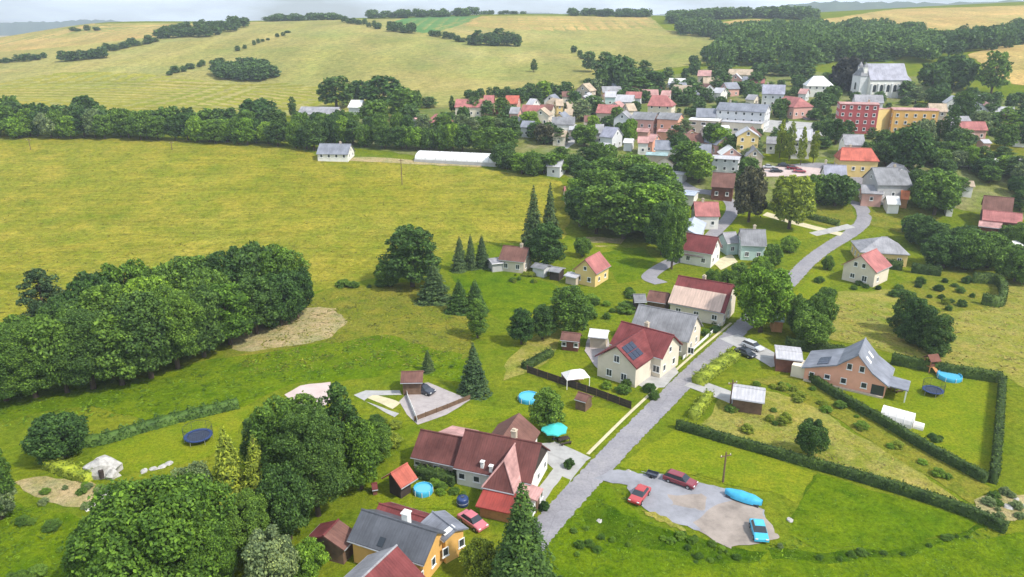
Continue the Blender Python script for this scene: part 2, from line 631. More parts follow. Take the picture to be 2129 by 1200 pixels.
def _wob(x, y, a, s):
    return a * (math.sin(x / s + 1.7 * math.sin(y / s * .7)) + .6 * math.sin(y / s * 1.9 + x / s * .8) + .35 * math.sin((x - 1.3 * y) / s * 4.1)) / 1.6


def inside(poly, X, Y):
    res = np.zeros(np.shape(X), bool)
    n = len(poly)
    for i in range(n):
        x0, y0 = poly[i]
        x1, y1 = poly[(i + 1) % n]
        if y0 == y1: continue
        c = ((y0 > Y) != (y1 > Y)) & (X < (x1 - x0) * (Y - y0) / (y1 - y0) + x0)
        res ^= c
    return res


def world_poly(pix):
    return [(p.x, p.y) for p in (P(*q) for q in pix)]


def patch(name, pix, m, step=5.0, wob=0.6, lift=None, name_kind='structure', ws=None):
    """a sheet draped on the ground inside an outline"""
    poly = world_poly(pix)
    out = []
    for i, a in enumerate(poly):
        b = poly[(i + 1) % len(poly)]
        n = max(1, int(math.dist(a, b) / (step * .5)))
        for k in range(n):
            x, y = a[0] + (b[0] - a[0]) * k / n, a[1] + (b[1] - a[1]) * k / n
            if wob:
                s = ws or max(1.5, wob * 4)
                x, y = x + _wob(x, y, wob, s), y + _wob(y + 31, x, wob, s)
            out.append((x, y))
    xs, ys = [p[0] for p in out], [p[1] for p in out]
    gx, gy = np.meshgrid(np.arange(min(xs), max(xs), step), np.arange(min(ys), max(ys), step))
    k = inside(out, gx, gy)
    pts = [Vector(p) for p in out] + [Vector((a, b)) for a, b in zip(gx[k], gy[k])]
    nb = len(out)
    v, _, f, *_r = delaunay_2d_cdt(pts, [], [list(range(nb))], 1, 1e-4)
    _lvl[0] += 1
    z = 0.012 + 0.0012 * _lvl[0]
    A = np.array([(p.x, p.y) for p in v])
    V = np.column_stack([A, Z(A[:, 0], A[:, 1]) + z + .10 * np.clip((A[:, 1] - 180) / 300, 0, 3)])
    me = bpy.data.meshes.new(name)
    me.from_pydata(V.tolist(), [], [tuple(q) for q in f])
    me.materials.append(m)
    me.polygons.foreach_set('use_smooth', [True] * len(me.polygons))
    me.update()
    if len(me.polygons) and sum(p.normal.z for p in me.polygons) < 0:
        me.flip_normals()
    o = obj(name, me)
    return tag(o, kind=name_kind)


def spline(P_, n=8):
    P_ = [np.array(p) for p in P_]
    Q = [2 * P_[0] - P_[1]] + P_ + [2 * P_[-1] - P_[-2]]
    out = []
    for i in range(1, len(Q) - 2):
        a, b, c, d = Q[i - 1:i + 3]
        for k in range(n):
            t = k / n
            out.append(.5 * (2 * b + (c - a) * t + (2 * a - 5 * b + 4 * c - d) * t * t + (3 * b - a - 3 * c + d) * t ** 3))
    out.append(Q[-2])
    return out


def strip(name, pix, width, m, lift, n=10, jit=0.0, parent=None):
    """road or path: a ribbon draped on the ground"""
    c = spline(world_poly(pix), n)
    _lvl[0] += 1
    z0 = 0.012 + 0.0012 * _lvl[0]
    V, F = [], []
    for i, p in enumerate(c):
        d = c[min(i + 1, len(c) - 1)] - c[max(i - 1, 0)]
        d = d / (np.linalg.norm(d) + 1e-9)
        nrm = np.array((-d[1], d[0]))
        w = width if not isinstance(width, (list, tuple)) else width[0] + (width[1] - width[0]) * i / (len(c) - 1)
        for s in (-.5, -.17, .17, .5):
            q = p + nrm * (w * s + (jit * (random.random() - .5) if abs(s) > .4 else 0))
            V.append((q[0], q[1], float(Z(q[0], q[1])) + z0 + .1 * min(3, max(0, (q[1] - 180) / 300))))
    for i in range(len(c) - 1):
        for k in range(3):
            a = i * 4 + k
            F.append((a, a + 4, a + 5, a + 1))
    return tag(obj(name, np_mesh(name, V, F, m, True), parent), kind='structure')


# -- hills and far fields
patch('hill_field', [(-260, 238), (0, 232), (300, 236), (620, 240), (900, 225), (1100, 200), (1250, 175), (1330, 150), (1480, 130), (1520, 92), (1490, 74), (1380, 62), (1350, 36),
      (1100, 33), (850, 39), (500, 47), (200, 50), (0, 66), (-260, 70)], G['hill'], 12, 1.5)
patch('lower_hill_field', [(-260, 234), (0, 228), (300, 232), (620, 238), (860, 215), (700, 178), (560, 172), (360, 160), (130, 150), (0, 172), (-260, 176)], G['hillgreen'], 12, 2.5)
patch('wheat_field', [(-200, 120), (0, 108), (130, 98), (330, 76), (520, 52), (560, 47), (330, 50), (200, 52), (0, 70), (-200, 74)], G['wheat'], 14, 2)
patch('wheat_field', [(985, 36), (1350, 37), (1378, 62), (1488, 76), (1512, 90), (1500, 104), (1430, 122), (1250, 112), (1090, 96), (955, 70), (900, 62)], G['hill'], 12, 2)
patch('wheat_field', [(1000, 34), (1340, 36), (1372, 58), (1180, 66), (1040, 60), (965, 54)], G['wheat'], 12, 2)
patch('crop_field', [(835, 40), (870, 36), (1000, 33), (960, 52), (925, 62), (880, 70), (840, 62), (808, 52)], G['crop'], 12, 2)
patch('wheat_field', [(1690, 44), (1790, 30), (1860, 20), (2000, 16), (2260, 8), (2280, 62), (2129, 60), (2040, 80), (1945, 84), (1905, 60), (1800, 54), (1740, 56)], G['wheat'], 14, 2)
patch('wheat_field', [(2010, 114), (2129, 90), (2260, 80), (2270, 185), (2129, 178), (2080, 172)], G['wheat'], 10, 1.5)
patch('wheat_field', [(1480, 52), (1530, 42), (1590, 40), (1560, 50), (1500, 58)], G['wheat'], 14, 2)
patch('village_ground', [(640, 262), (900, 225), (1150, 196), (1300, 170), (1480, 140), (1700, 150), (1930, 160), (2129, 215), (2260, 300), (2200, 470), (1900, 420), (1700, 420), (1500, 420), (1300, 420),
      (1180, 372), (1000, 330), (860, 322), (680, 300)], G['villg'], 7, 2)
# -- the yellow meadow and the slopes below it
patch('yellow_meadow', [(-420, 281), (0, 281), (300, 286), (560, 298), (660, 324), (760, 331), (880, 340), (1000, 350), (1100, 364), (1165, 378), (1190, 402), (1185, 440), (1165, 500), (1100, 505), (1010, 500),
      (935, 535), (890, 560), (780, 578), (700, 600), (640, 612), (560, 590), (200, 640), (60, 690), (-50, 730), (-520, 800)], G['meadow'], 5, 1.6)
patch('rough_meadow', [(610, 640), (680, 600), (800, 588), (900, 590), (985, 640), (1000, 690), (985, 740), (860, 765), (720, 780), (560, 790), (470, 770), (470, 720)], G['rough'], 4, 1.5)
patch('bare_patch', [(470, 705), (560, 665), (630, 640), (700, 645), (722, 668), (690, 700), (600, 722), (520, 735), (478, 728)], G['bare'], 3, 1.2)
patch('lush_meadow', [(-200, 760), (150, 800), (350, 775), (450, 745), (520, 740), (700, 712), (800, 700), (960, 730), (985, 800), (830, 770), (600, 800), (500, 850), (320, 880), (180, 850), (60, 870), (-200, 900)], G['lush'], 4, 1.6)
patch('lush_meadow', [(-300, 1000), (60, 1040), (180, 1090), (300, 1040), (400, 1200), (380, 1320), (-400, 1300)], G['lush'], 3, 1.2)
patch('lawn', [(190, 950), (260, 905), (400, 868), (470, 850), (520, 845), (500, 900), (430, 950), (330, 975), (250, 985), (200, 975)], G['lawn'], 3, .6)
patch('bare_patch', [(40, 1000), (110, 985), (190, 1000), (225, 1030), (215, 1058), (140, 1050), (60, 1030)], G['bare'], 2.5, .8)
# -- gardens on the slope beside the arrowed house and beyond
patch('lawn', [(925, 560), (1000, 545), (1060, 560), (1150, 590), (1180, 610), (1110, 650), (1040, 665), (1000, 640), (960, 610)], G['lush'], 3, .8)
patch('lawn', [(1250, 520), (1340, 515), (1365, 540), (1330, 580), (1285, 590), (1270, 560), (1240, 540)], G['lush'], 3, .6)
patch('lawn', [(1170, 500), (1240, 492), (1300, 500), (1280, 520), (1200, 540), (1165, 540)], G['lawn'], 3, .8)
patch('bare_path', [(1215, 492), (1300, 497), (1285, 512), (1235, 512)], G['bare'], 2, .5)
patch('lawn', [(1120, 690), (1165, 665), (1180, 690), (1150, 740), (1090, 780), (1050, 790), (1060, 740)], G['dry'], 3, .6)
patch('lawn', [(1110, 775), (1160, 745), (1240, 775), (1320, 800), (1300, 850), (1200, 815), (1140, 800)], G['lawn'], 3, .4)
patch('lawn', [(930, 865), (975, 838), (1060, 850), (1100, 830), (1210, 842), (1312, 858), (1215, 950), (1150, 925), (1120, 880), (1010, 870), (960, 885)], G['lawn'], 2.5, .3)
patch('yard_paving', [(830, 835), (862, 800), (890, 795), (978, 832), (930, 862), (868, 884), (845, 862)], paving, 3, .1)
patch('paved_strip', [(1090, 925), (1150, 920), (1218, 960), (1180, 1010), (1128, 1064), (1092, 1050), (1150, 975)], concrete, 2.5, .1)
patch('lawn', [(1170, 990), (1188, 998), (1157, 1040), (1140, 1052), (1135, 1040)], G['lawn'], 2, .15)
patch('sand_bed', [(758, 826), (780, 818), (832, 838), (816, 850)], sand, 2, .2)
patch('path_slabs', [(735, 822), (760, 812), (832, 812), (834, 822), (775, 822), (756, 834), (830, 860), (822, 868)], concrete, 2, .1)
patch('pink_yard', [(592, 822), (625, 802), (686, 794), (690, 836), (655, 852), (612, 846)], pinkconc, 3, .2)
patch('lawn', [(760, 1035), (860, 1010), (945, 1000), (975, 1030), (945, 1060), (880, 1060), (800, 1050)], G['lawn'], 2, .3)
# -- right of the road
patch('verge', [(1215, 1010), (1270, 1008), (1305, 1045), (1330, 1075), (1420, 1110), (1560, 1150), (1700, 1140), (1900, 1130), (2200, 1100), (2400, 1320), (1000, 1320), (1140, 1115)], G['lush'], 3, .5)
patch('grass_bank', [(1200, 1060), (1240, 1048), (1320, 1078), (1420, 1112), (1560, 1152), (1600, 1150), (1590, 1176), (1480, 1176), (1380, 1150), (1270, 1112), (1220, 1090)], G['bank'], 2.5, .9)
patch('grass_bank', [(1600, 1146), (1700, 1146), (1900, 1134), (2010, 1108), (2050, 1086), (2070, 1096), (2000, 1124), (1900, 1150), (1720, 1166), (1610, 1168)], G['bank'], 2.5, .7)
patch('grass_strip', [(1688, 990), (1700, 986), (1668, 1050), (1652, 1080), (1644, 1074), (1662, 1044)], G['bank'], 2, .3)
patch('meadow_plot', [(1280, 970), (1310, 950), (1400, 895), (1480, 905), (1690, 985), (1660, 1050), (1600, 1020), (1520, 1010), (1440, 985), (1330, 980)], G['lawn'], 3, .4)
patch('meadow_plot', [(1700, 985), (1850, 1030), (2000, 1075), (2040, 1085), (1990, 1110), (1900, 1128), (1700, 1145), (1640, 1110), (1660, 1060)], G['lush'], 3, .4)
patch('dry_garden', [(1450, 880), (1500, 835), (1590, 815), (1660, 830), (1760, 890), (1900, 975), (2010, 1050), (1900, 1025), (1700, 965), (1560, 915)], G['dry'], 3, .8)
patch('rough_strip', [(1560, 790), (1660, 780), (1700, 790), (1800, 850), (1960, 950), (2050, 1010), (2030, 1050), (1900, 975), (1760, 885), (1650, 822)], G['rough'], 3, .6)
patch('lawn', [(1690, 790), (1850, 760), (2078, 785), (2066, 1000), (1960, 945), (1830, 860)], G['lawn'], 3, .3)
patch('rough_meadow', [(1740, 610), (1850, 600), (1990, 620), (2150, 560), (2320, 600), (2330, 900), (2090, 780), (1850, 735), (1720, 705), (1680, 670), (1720, 640)], G['dry'], 4, 1.2)
patch('lawn', [(1640, 620), (1700, 560), (1720, 570), (1730, 600), (1700, 625)], G['lawn'], 3, .4)
patch('lawn', [(1870, 590), (1960, 565), (2075, 575), (2078, 640), (1960, 650), (1890, 625)], G['rough'], 3, .4)
patch('lawn', [(1520, 470), (1560, 445), (1640, 448), (1700, 475), (1720, 492), (1640, 500), (1540, 500)], G['lawn'], 3, .5)
patch('lawn', [(1590, 420), (1690, 430), (1770, 425), (1778, 450), (1740, 475), (1640, 455)], G['rough'], 3, .5)
patch('lawn', [(1800, 440), (1900, 430), (1960, 455), (1900, 490), (1810, 470)], G['rough'], 3, .5)
patch('lawn', [(1960, 265), (2040, 255), (2060, 285), (1975, 300)], G['lush'], 4, .8)
patch('lawn', [(2000, 300), (2129, 290), (2200, 330), (2060, 330)], G['rough'], 4, .8)
patch('lawn', [(1580, 318), (1650, 308), (1700, 330), (1690, 342), (1590, 338)], G['lawn'], 4, .6)
patch('lawn', [(1900, 210), (1990, 195), (2030, 215), (1930, 235)], G['lawn'], 4, .8)
patch('green_bank', [(1360, 258), (1420, 262), (1415, 282), (1362, 284)], G['lawn'], 4, .5)

# -- roads
ROAD_PX = [(985, 1275), (1065, 1180), (1140, 1090), (1245, 975), (1330, 886), (1420, 796), (1480, 738), (1542, 680), (1592, 634), (1640, 588), (1680, 546), (1722, 514), (1768, 486), (1794, 462), (1794, 438),
           (1778, 418), (1774, 398), (1782, 378), (1780, 362), (1760, 350)]
strip('road', ROAD_PX, (3.5, 4.6), asphalt, .26, 40, .3)
patch('gravel_lot', [(1238, 1000), (1262, 978), (1330, 982), (1390, 985), (1440, 1000), (1510, 1018), (1590, 1060), (1600, 1100), (1560, 1130), (1450, 1105), (1350, 1070), (1320, 1040), (1300, 1010)], gravel, 1.5, .6, .27, ws=2.0)
patch('gravel_lot_worn', [(1400, 1040), (1450, 1030), (1470, 1045), (1440, 1062), (1400, 1060)], earth, 1.0, 1.2, ws=1.6)
patch('gravel_lot_worn', [(1340, 1062), (1380, 1074), (1440, 1096), (1430, 1104), (1370, 1082)], G['dry'], 1.0, .8, ws=1.8)
patch('earth_lot', [(1480, 1072), (1510, 1052), (1550, 1040), (1590, 1062), (1602, 1100), (1585, 1128), (1545, 1132), (1480, 1112), (1450, 1095)], earth, 1.2, 1.5, .275, ws=2.2)
strip('driveway', [(1435, 795), (1470, 808), (1515, 825), (1545, 838)], 4.0, concrete, .25)
strip('driveway', [(1515, 700), (1560, 722), (1600, 745), (1625, 760)], 5.0, concrete, .25)
strip('driveway', [(1215, 962), (1180, 945), (1140, 928)], 3.2, concrete, .25)
strip('footpath', [(1222, 945), (1300, 868), (1345, 826), (1400, 775), (1460, 722), (1520, 672)], .55, sand, .24)
patch('house_yard', [(1222, 705), (1262, 690), (1270, 740), (1300, 775), (1345, 800), (1300, 792), (1240, 765), (1215, 730)], paving, 2, .1)
patch('house_yard', [(1248, 752), (1300, 790), (1340, 808), (1382, 806), (1410, 775), (1395, 745), (1330, 780), (1262, 745)], concrete, 2, .1, .24)
strip('lane', [(1375, 590), (1350, 575), (1395, 545), (1440, 535), (1480, 490), (1520, 445), (1515, 418), (1480, 402), (1440, 395), (1400, 372), (1350, 355)], 4.0, asphalt, .24)
strip('lane', [(1750, 488), (1700, 476), (1640, 460), (1590, 445)], 3.4, sand, .24)
strip('lane', [(1770, 470), (1735, 478), (1690, 488)], 3.0, concrete, .23)
strip('village_street', [(1780, 362), (1700, 345), (1600, 352), (1500, 345)], 5.0, asphalt, .25)
strip('village_street', [(1690, 250), (1660, 235), (1630, 222)], 6.0, asphalt, .25)
patch('village_square', [(1150, 262), (1190, 256), (1230, 270), (1180, 310), (1150, 300)], concrete, 5, .5, .24)
patch('village_square', [(1590, 250), (1760, 262), (1740, 285), (1590, 275)], concrete, 5, .5, .24)
patch('village_square', [(1420, 275), (1540, 275), (1560, 310), (1440, 312)], concrete, 5, .5, .24)
patch('market_ground', [(1560, 352), (1640, 345), (1720, 352), (1700, 366), (1590, 368)], pinkconc, 4, .3, .26)
patch('farm_track', [(660, 326), (800, 328), (880, 336), (1000, 340), (1000, 348), (860, 342), (700, 334)], G['bare'], 4, .5, .2)
patch('paved_court', [(1480, 545), (1520, 528), (1535, 545), (1500, 562)], sand, 2, .2, .2)

# -- distant ridges beyond the fields
def ridge(name, pts, depth, thick, m, back=500):
    """a long wooded ridge: crest line given by photo direction and row at its own distance"""
    V, F = [], []
    n = 60
    for k in range(n + 1):
        t = k / n * (len(pts) - 1)
        i = min(int(t), len(pts) - 2)
        px = pts[i][0] + (pts[i + 1][0] - pts[i][0]) * (t - i)
        py = pts[i][1] + (pts[i + 1][1] - pts[i][1]) * (t - i)
        x, y, z = at_depth(px, py, depth + 60 * math.sin(k * .9))
        z += 2.5 * math.sin(k * 1.7) + 2 * math.sin(k * 3.1)
        for j, (dy, zz) in enumerate(((-thick, -20), (-thick * .45, z * .55), (-thick * .12, z * .93), (0, z), (back, -20))):
            V.append((x * (y + dy) / y, y + dy, zz))
    for k in range(n):
        for j in range(4):
            a = k * 5 + j
            F.append((a, a + 5, a + 6, a + 1))
    return tag(obj(name, np_mesh(name, V, F, m, True)), kind='structure')


far_wood = grass_mat('distant_woodland', (.035, .07, .03), (.05, .085, .035), (.075, .1, .045), .004, .02, .08, .2)
ridge('distant_hills', [(-700, 52), (-300, 46), (0, 48), (60, 45), (110, 46), (170, 41), (230, 42), (300, 50), (420, 70)], 4600, 900, far_wood)
ridge('distant_hills', [(1300, 60), (1440, 42), (1520, 26), (1600, 15), (1680, 6), (1740, 3), (1800, 5), (1880, 4), (1960, 7), (2100, 2), (2300, 0), (2700, 10)], 3200, 900, far_wood)
ridge('distant_hills', [(300, 60), (600, 42), (720, 39), (900, 31), (1000, 32), (1100, 27), (1300, 29), (1450, 33), (1600, 40)], 4400, 1000, far_wood)
# ------------------------------------------------------------------ trees and shrubs
def _quads(C, N, S, asp=1.35, rg=rng):
    """one leaf spray per centre C, facing N, of size S"""
    n = len(C)
    a = rg.normal(size=(n, 3))
    t = np.cross(N, a)
    t /= np.linalg.norm(t, axis=1)[:, None] + 1e-9
    b = np.cross(N, t)
    S = S[:, None]
    bend = N * S * .18
    V = np.stack([C - t * S * asp * .5 - bend, C - b * S * .42, C + t * S * asp * .5 - bend, C + b * S * .42], 1).reshape(-1, 3)
    return V, np.arange(4 * n).reshape(n, 4)


def crown_lobes(lobes, n, leaf, seed, up=0.25, shell=(.72, 1.06)):
    rg = np.random.default_rng(seed)
    L = np.array([l[0] for l in lobes], float)
    Rr = np.array([l[1] if hasattr(l[1], '__len__') else (l[1],) * 3 for l in lobes], float)
    w = (Rr[:, 0] * Rr[:, 2])
    idx = rg.choice(len(L), n * 2, p=w / w.sum())
    d = rg.normal(size=(n * 2, 3))
    d[:, 2] += up
    d /= np.linalg.norm(d, axis=1)[:, None]
    k = rg.uniform(*shell, size=n * 2)[:, None]
    k = np.where(rg.random((n * 2, 1)) < .12, k * rg.uniform(1.0, 1.35, (n * 2, 1)), k)
    C = L[idx] + d * Rr[idx] * k
    q = ((C[:, None, :] - L[None]) / Rr[None])
    dist = np.sqrt((q ** 2).sum(-1))
    dist[np.arange(len(C)), idx] = 9
    keep = (dist.min(1) > .8) | (rg.random(len(C)) < .06)
    C, d = C[keep][:n], d[keep][:n]
    N = d * .75 + rg.normal(size=C.shape) * .55 + np.array((0, 0, .25))
    N /= np.linalg.norm(N, axis=1)[:, None]
    S = leaf * rg.uniform(.6, 1.4, len(C))
    return _quads(C, N, S, rg=rg)


def broad_lobes(seed, h, r, base, n, squash=1.0, cone=0.0):
    """lobes filling an uneven crown between heights base and h"""
    rg = np.random.default_rng(seed)
    out = []
    n = int(n * 2.1)
    for i in range(n):
        u = (i + .5) / n
        zz = base + (h - base) * (.08 + .84 * u)
        prof = math.sin(math.pi * min(1, max(.06, (zz - base) / (h - base) * .86 + .1))) ** .55 * (1 - cone * u)
        a = i * 2.399 + rg.uniform(-.4, .4)
        rr = r * prof * math.sqrt(rg.uniform(.12, 1)) * .82
        s = r * rg.uniform(.16, .37) * (1 - .25 * u) * (.75 + .25 * prof)
        out.append(((rr * math.cos(a), rr * math.sin(a) * squash, zz), (s, s, s * rg.uniform(.75, .95))))
    return out


def trunk_mesh(name, h, r0, seed, limbs=5, spread=2.0, crown0=.35):
    rg = random.Random(seed)
    mb = MB()
    top = Vector((rg.uniform(-.3, .3), rg.uniform(-.3, .3), h))
    mb.tube([(0, 0, -.6), (0, 0, .2), (top.x * .3, top.y * .3, h * .4), top], [r0 * 1.4, r0 * 1.1, r0 * .8, r0 * .25], 7)
    for i in range(limbs):
        a = i * 2.4 + rg.uniform(-.4, .4)
        z0 = h * (crown0 + .45 * i / max(1, limbs))
        s = spread * rg.uniform(.6, 1)
        mb.tube([(0, 0, z0), (s * .5 * math.cos(a), s * .5 * math.sin(a), z0 + s * .45), (s * math.cos(a), s * math.sin(a), z0 + s * .8)], [r0 * .5, r0 * .32, r0 * .1], 5)
    return mb.mesh(name, bark, True)


PROTO = {}      # kind -> lod -> (trunk mesh, {leaf material: crown mesh}, height, radius)


def proto_broad(kind, seed, h, r, base, nl, squash=1.0, cone=0.0):
    lob = broad_lobes(seed, h, r, base, nl, squash, cone)
    PROTO[kind] = {}
    for lod, (n, leaf) in enumerate(((12000, r * .068), (5200, r * .1), (1300, r * .19), (38000, r * .037))):
        V, F = crown_lobes(lob, n, leaf, seed + lod)
        PROTO[kind][lod] = [trunk_mesh(kind + '_trunk', h * .8, r * .07, seed, 0 if lod == 2 else 5, r * .6), (V, F), {}, V[:, 2].max(), np.percentile(np.hypot(V[:, 0], V[:, 1]), 96)]


def proto_conifer(kind, seed, h, r, base=.06, pw=1.0, dense=1.0):
    PROTO[kind] = {}
    for lod, (n, leaf) in enumerate(((8000, .4), (3600, .58), (1100, 1.0), (14000, .3))):
        rg = np.random.default_rng(seed + lod)
        n = int(n * dense)
        u = 1 - np.sqrt(rg.random(n))                        # more needles low down
        lev = np.floor(u * 26) / 26 + rg.uniform(0, .016, n)
        nb = 9
        br = np.floor(rg.random(n) * nb)
        ang = br / nb * 2 * math.pi + np.floor(lev * 26) * 1.1 + rg.normal(size=n) * .22
        out = rg.uniform(.25, 1.05, n) ** .7
        tb = np.random.default_rng(seed + 50).uniform(.62, 1.28, (27, 9))
        rad = r * (1 - lev) ** pw * out * tb[np.floor(lev * 26).astype(int), br.astype(int)] * (1 + .12 * np.sin(ang * 2 + 1.3)) + .08
        zz = h * (base + (1 - base) * lev) - rad * .42 + rg.normal(size=n) * .12
        C = np.stack([rad * np.cos(ang), rad * np.sin(ang), np.maximum(zz, .1)], -1)
        N = np.stack([np.cos(ang) * .6, np.sin(ang) * .6, np.full(n, .8)], -1) + rg.normal(size=(n, 3)) * .4
        N /= np.linalg.norm(N, axis=1)[:, None]
        S = leaf * (h / 12) ** .5 * rg.uniform(.6, 1.3, n) * (.55 + .45 * (1 - lev))
        V, F = _quads(C, N, S, 1.7, rg)
        PROTO[kind][lod] = [trunk_mesh(kind + '_trunk', h * .93, r * .065, seed, 0), (V, F), {}, V[:, 2].max(), np.percentile(np.hypot(V[:, 0], V[:, 1]), 96)]


proto_broad('round', 11, 10, 4.6, 1.6, 34)
proto_broad('oval', 23, 12, 4.0, 1.5, 36, 1.0, .25)
proto_broad('wide', 35, 9, 5.2, 1.2, 38, .85)
proto_broad('slim', 47, 13, 3.0, 1.4, 30, 1.0, .3)
proto_broad('tall', 53, 15, 4.6, 2.0, 44, 1.0, .1)
proto_broad('shrub', 61, 4, 2.4, .1, 22)
proto_broad('thuja', 71, 9, 2.9, .1, 34, 1.0, .45)
proto_conifer('spruce', 81, 16, 3.6, .05, .9)
proto_conifer('fir', 91, 12, 3.1, .03, .75, 1.1)


TREES = []
KEEP_TREES = 295                                              # broadleaf trees kept as things of their own; the smallest ones in view go into one mass


def tree(kind, b, h, w, leaf='mid', label=None, group=None, name=None, cat=None, lod=None, rz=None):
    """note a tree at ground point b, h metres high, w metres across; plant_all() builds them"""
    if kind in ('spruce', 'fir'): w *= 1.15
    TREES.append(dict(kind=kind, b=b.copy(), h=h, w=w, leaf=leaf, label=label, group=group, name=name, cat=cat, lod=lod,
                      rz=random.uniform(0, 6.28) if rz is None else rz, sx=random.uniform(.94, 1.06), sy=random.uniform(.94, 1.06)))


def plant(t):
    kind, b, h, w, leaf = t['kind'], t['b'], t['h'], t['w'], t['leaf']
    d, lod = b.y, t['lod']
    if lod is None:
        lod = 0 if d < 205 else (1 if d < 330 else 2)
        if lod == 0 and w * 100 / d > 9: lod = 3
    tm, vf, cache, hh, rr = PROTO[kind][lod]
    if leaf not in cache:
        cache[leaf] = np_mesh(kind + '_crown', vf[0], vf[1], LEAF[leaf])
    name = t['name'] or ('conifer_tree' if kind in ('spruce', 'fir') else ('shrub' if kind == 'shrub' else ('thuja_tree' if kind == 'thuja' else 'broadleaf_tree')))
    cat = t['cat'] or ('conifer' if kind in ('spruce', 'fir', 'thuja') else ('shrub' if kind == 'shrub' else 'tree'))
    s = w / (2 * rr)
    e = empty(name, b, t['rz'], t['label'], cat, t['group'], (s * t['sx'], s * t['sy'], h / hh))
    obj('trunk', tm, e)
    obj('crown', cache[leaf], e)


def screen(b):
    v = Vector((b.x, b.y, b.z - CAMZ))
    d = v.y * CP_ - v.z * SP_
    return PW / 2 + FPX * v.x / d, PH / 2 - FPX * (v.y * SP_ + v.z * CP_) / d


_ones = 'zeroth first second third fourth fifth sixth seventh eighth ninth tenth eleventh twelfth thirteenth fourteenth fifteenth sixteenth seventeenth eighteenth nineteenth'.split()
_tens = {2: ('twentieth', 'twenty'), 3: ('thirtieth', 'thirty'), 4: ('fortieth', 'forty'), 5: ('fiftieth', 'fifty'), 6: ('sixtieth', 'sixty'), 7: ('seventieth', 'seventy')}


def ordinal(n):
    if n < 20: return _ones[n]
    return _tens[n // 10][0] if n % 10 == 0 else _tens[n // 10][1] + ' ' + _ones[n % 10]


_tone = dict(mid='mid green', bright='bright green', dark='dark green', grey='grey green', far='dull green', yell='yellow green', copper='copper', purple='purple brown', conifer='dark', fresh='fresh green', hedge='green')


def name_trees(kept):
    '''every grouped tree or shrub gets a label of its own: its tone and its place in its group or beside a house'''
    groups = {}
    for t in kept:
        if t['group']: groups.setdefault(t['group'], []).append(t)
    marks = [(screen(o.location), o['label']) for o in bpy.data.objects if o.get('category') in ('house', 'cottage', 'building', 'apartment block', 'church', 'villa')]
    cut = ' beside | below | above | left | right | behind | in | at | on | among | between | near | partly | directly | half | hidden | under | around | cut '.split('|')
    for g_, ts in groups.items():
        ts.sort(key=lambda t: screen(t['b'])[0])
        noun = 'shrub' if ts[0]['kind'] == 'shrub' else 'tree'
        if g_ == 'village garden trees':
            used = {}
            for t in ts:
                x, y = screen(t['b'])
                (mx, my), lab = min(marks, key=lambda m: (m[0][0] - x) ** 2 + 4 * (m[0][1] - y) ** 2)
                for c_ in cut:
                    k = lab.find(c_)
                    if k > 0: lab = lab[:k]
                rel = ('left of' if x < mx else 'right of') if abs(x - mx) > 2 * abs(y - my) else ('behind' if y < my else 'in front of')
                lab = ' '.join(lab.split()[:8])
                l = _tone[t['leaf']] + ' garden tree ' + rel + ' the ' + lab
                used[l] = used.get(l, 0) + 1
                t['label'] = l if used[l] == 1 else (ordinal(used[l]) + ' ' + l).replace(' and pale dormer', '')
        elif len(ts) > 1:
            for k, t in enumerate(ts):
                t['label'] = _tone[t['leaf']] + ' ' + noun + ', ' + ordinal(k + 1) + ' from the left of the ' + g_


def plant_all():
    broad = [t for t in TREES if t['kind'] in BK]
    broad.sort(key=lambda t: -(1e6 if t['group'] is None else 0) - t['h'] * t['w'] / t['b'].y ** 2)
    small = broad[KEEP_TREES:]
    ids = set(id(t) for t in small)
    name_trees([t for t in TREES if id(t) not in ids])
    for t in TREES:
        if id(t) not in ids: plant(t)
    Vs, Fs, c = [], [], 0
    for t in small:
        tm, (V0, _f), _c, hh, rr = PROTO[t['kind']][2]
        V = V0.reshape(-1, 4, 3)
        V = V[::2]
        ctr = V.mean(1, keepdims=True)
        V = (ctr + (V - ctr) * 1.3).reshape(-1, 3)
        s = t['w'] / (2 * rr)
        ca, sa = math.cos(t['rz']), math.sin(t['rz'])
        Vs.append(np.stack([(V[:, 0] * ca - V[:, 1] * sa) * s + t['b'].x, (V[:, 0] * sa + V[:, 1] * ca) * s + t['b'].y, V[:, 2] * t['h'] / hh + t['b'].z - .2], -1))
        Fs.append(np.arange(len(V)).reshape(-1, 4) + c)
        c += len(V)
    if Vs:
        tag(obj('small_far_trees', np_mesh('small_far_trees', np.concatenate(Vs), np.concatenate(Fs), LEAF['far'])), 'small far trees of hillside hedgerows and village gardens', 'trees', kind='stuff')


def T(kind, px, by, ty, wpx, leaf='mid', label=None, group=None, **kw):
    """a tree whose foot is at pixel (px,by), top at row ty, wpx pixels across"""
    b = P(px, by)
    return tree(kind, b, max(.8, height_to(b, ty)), wpx * m_per_px_at(b), leaf, label, group, **kw)


def m_per_px_at(b):
    v = Vector((b.x, b.y, b.z + 3 - CAMZ))
    depth = v.y * CP_ - v.z * SP_
    return depth / FPX


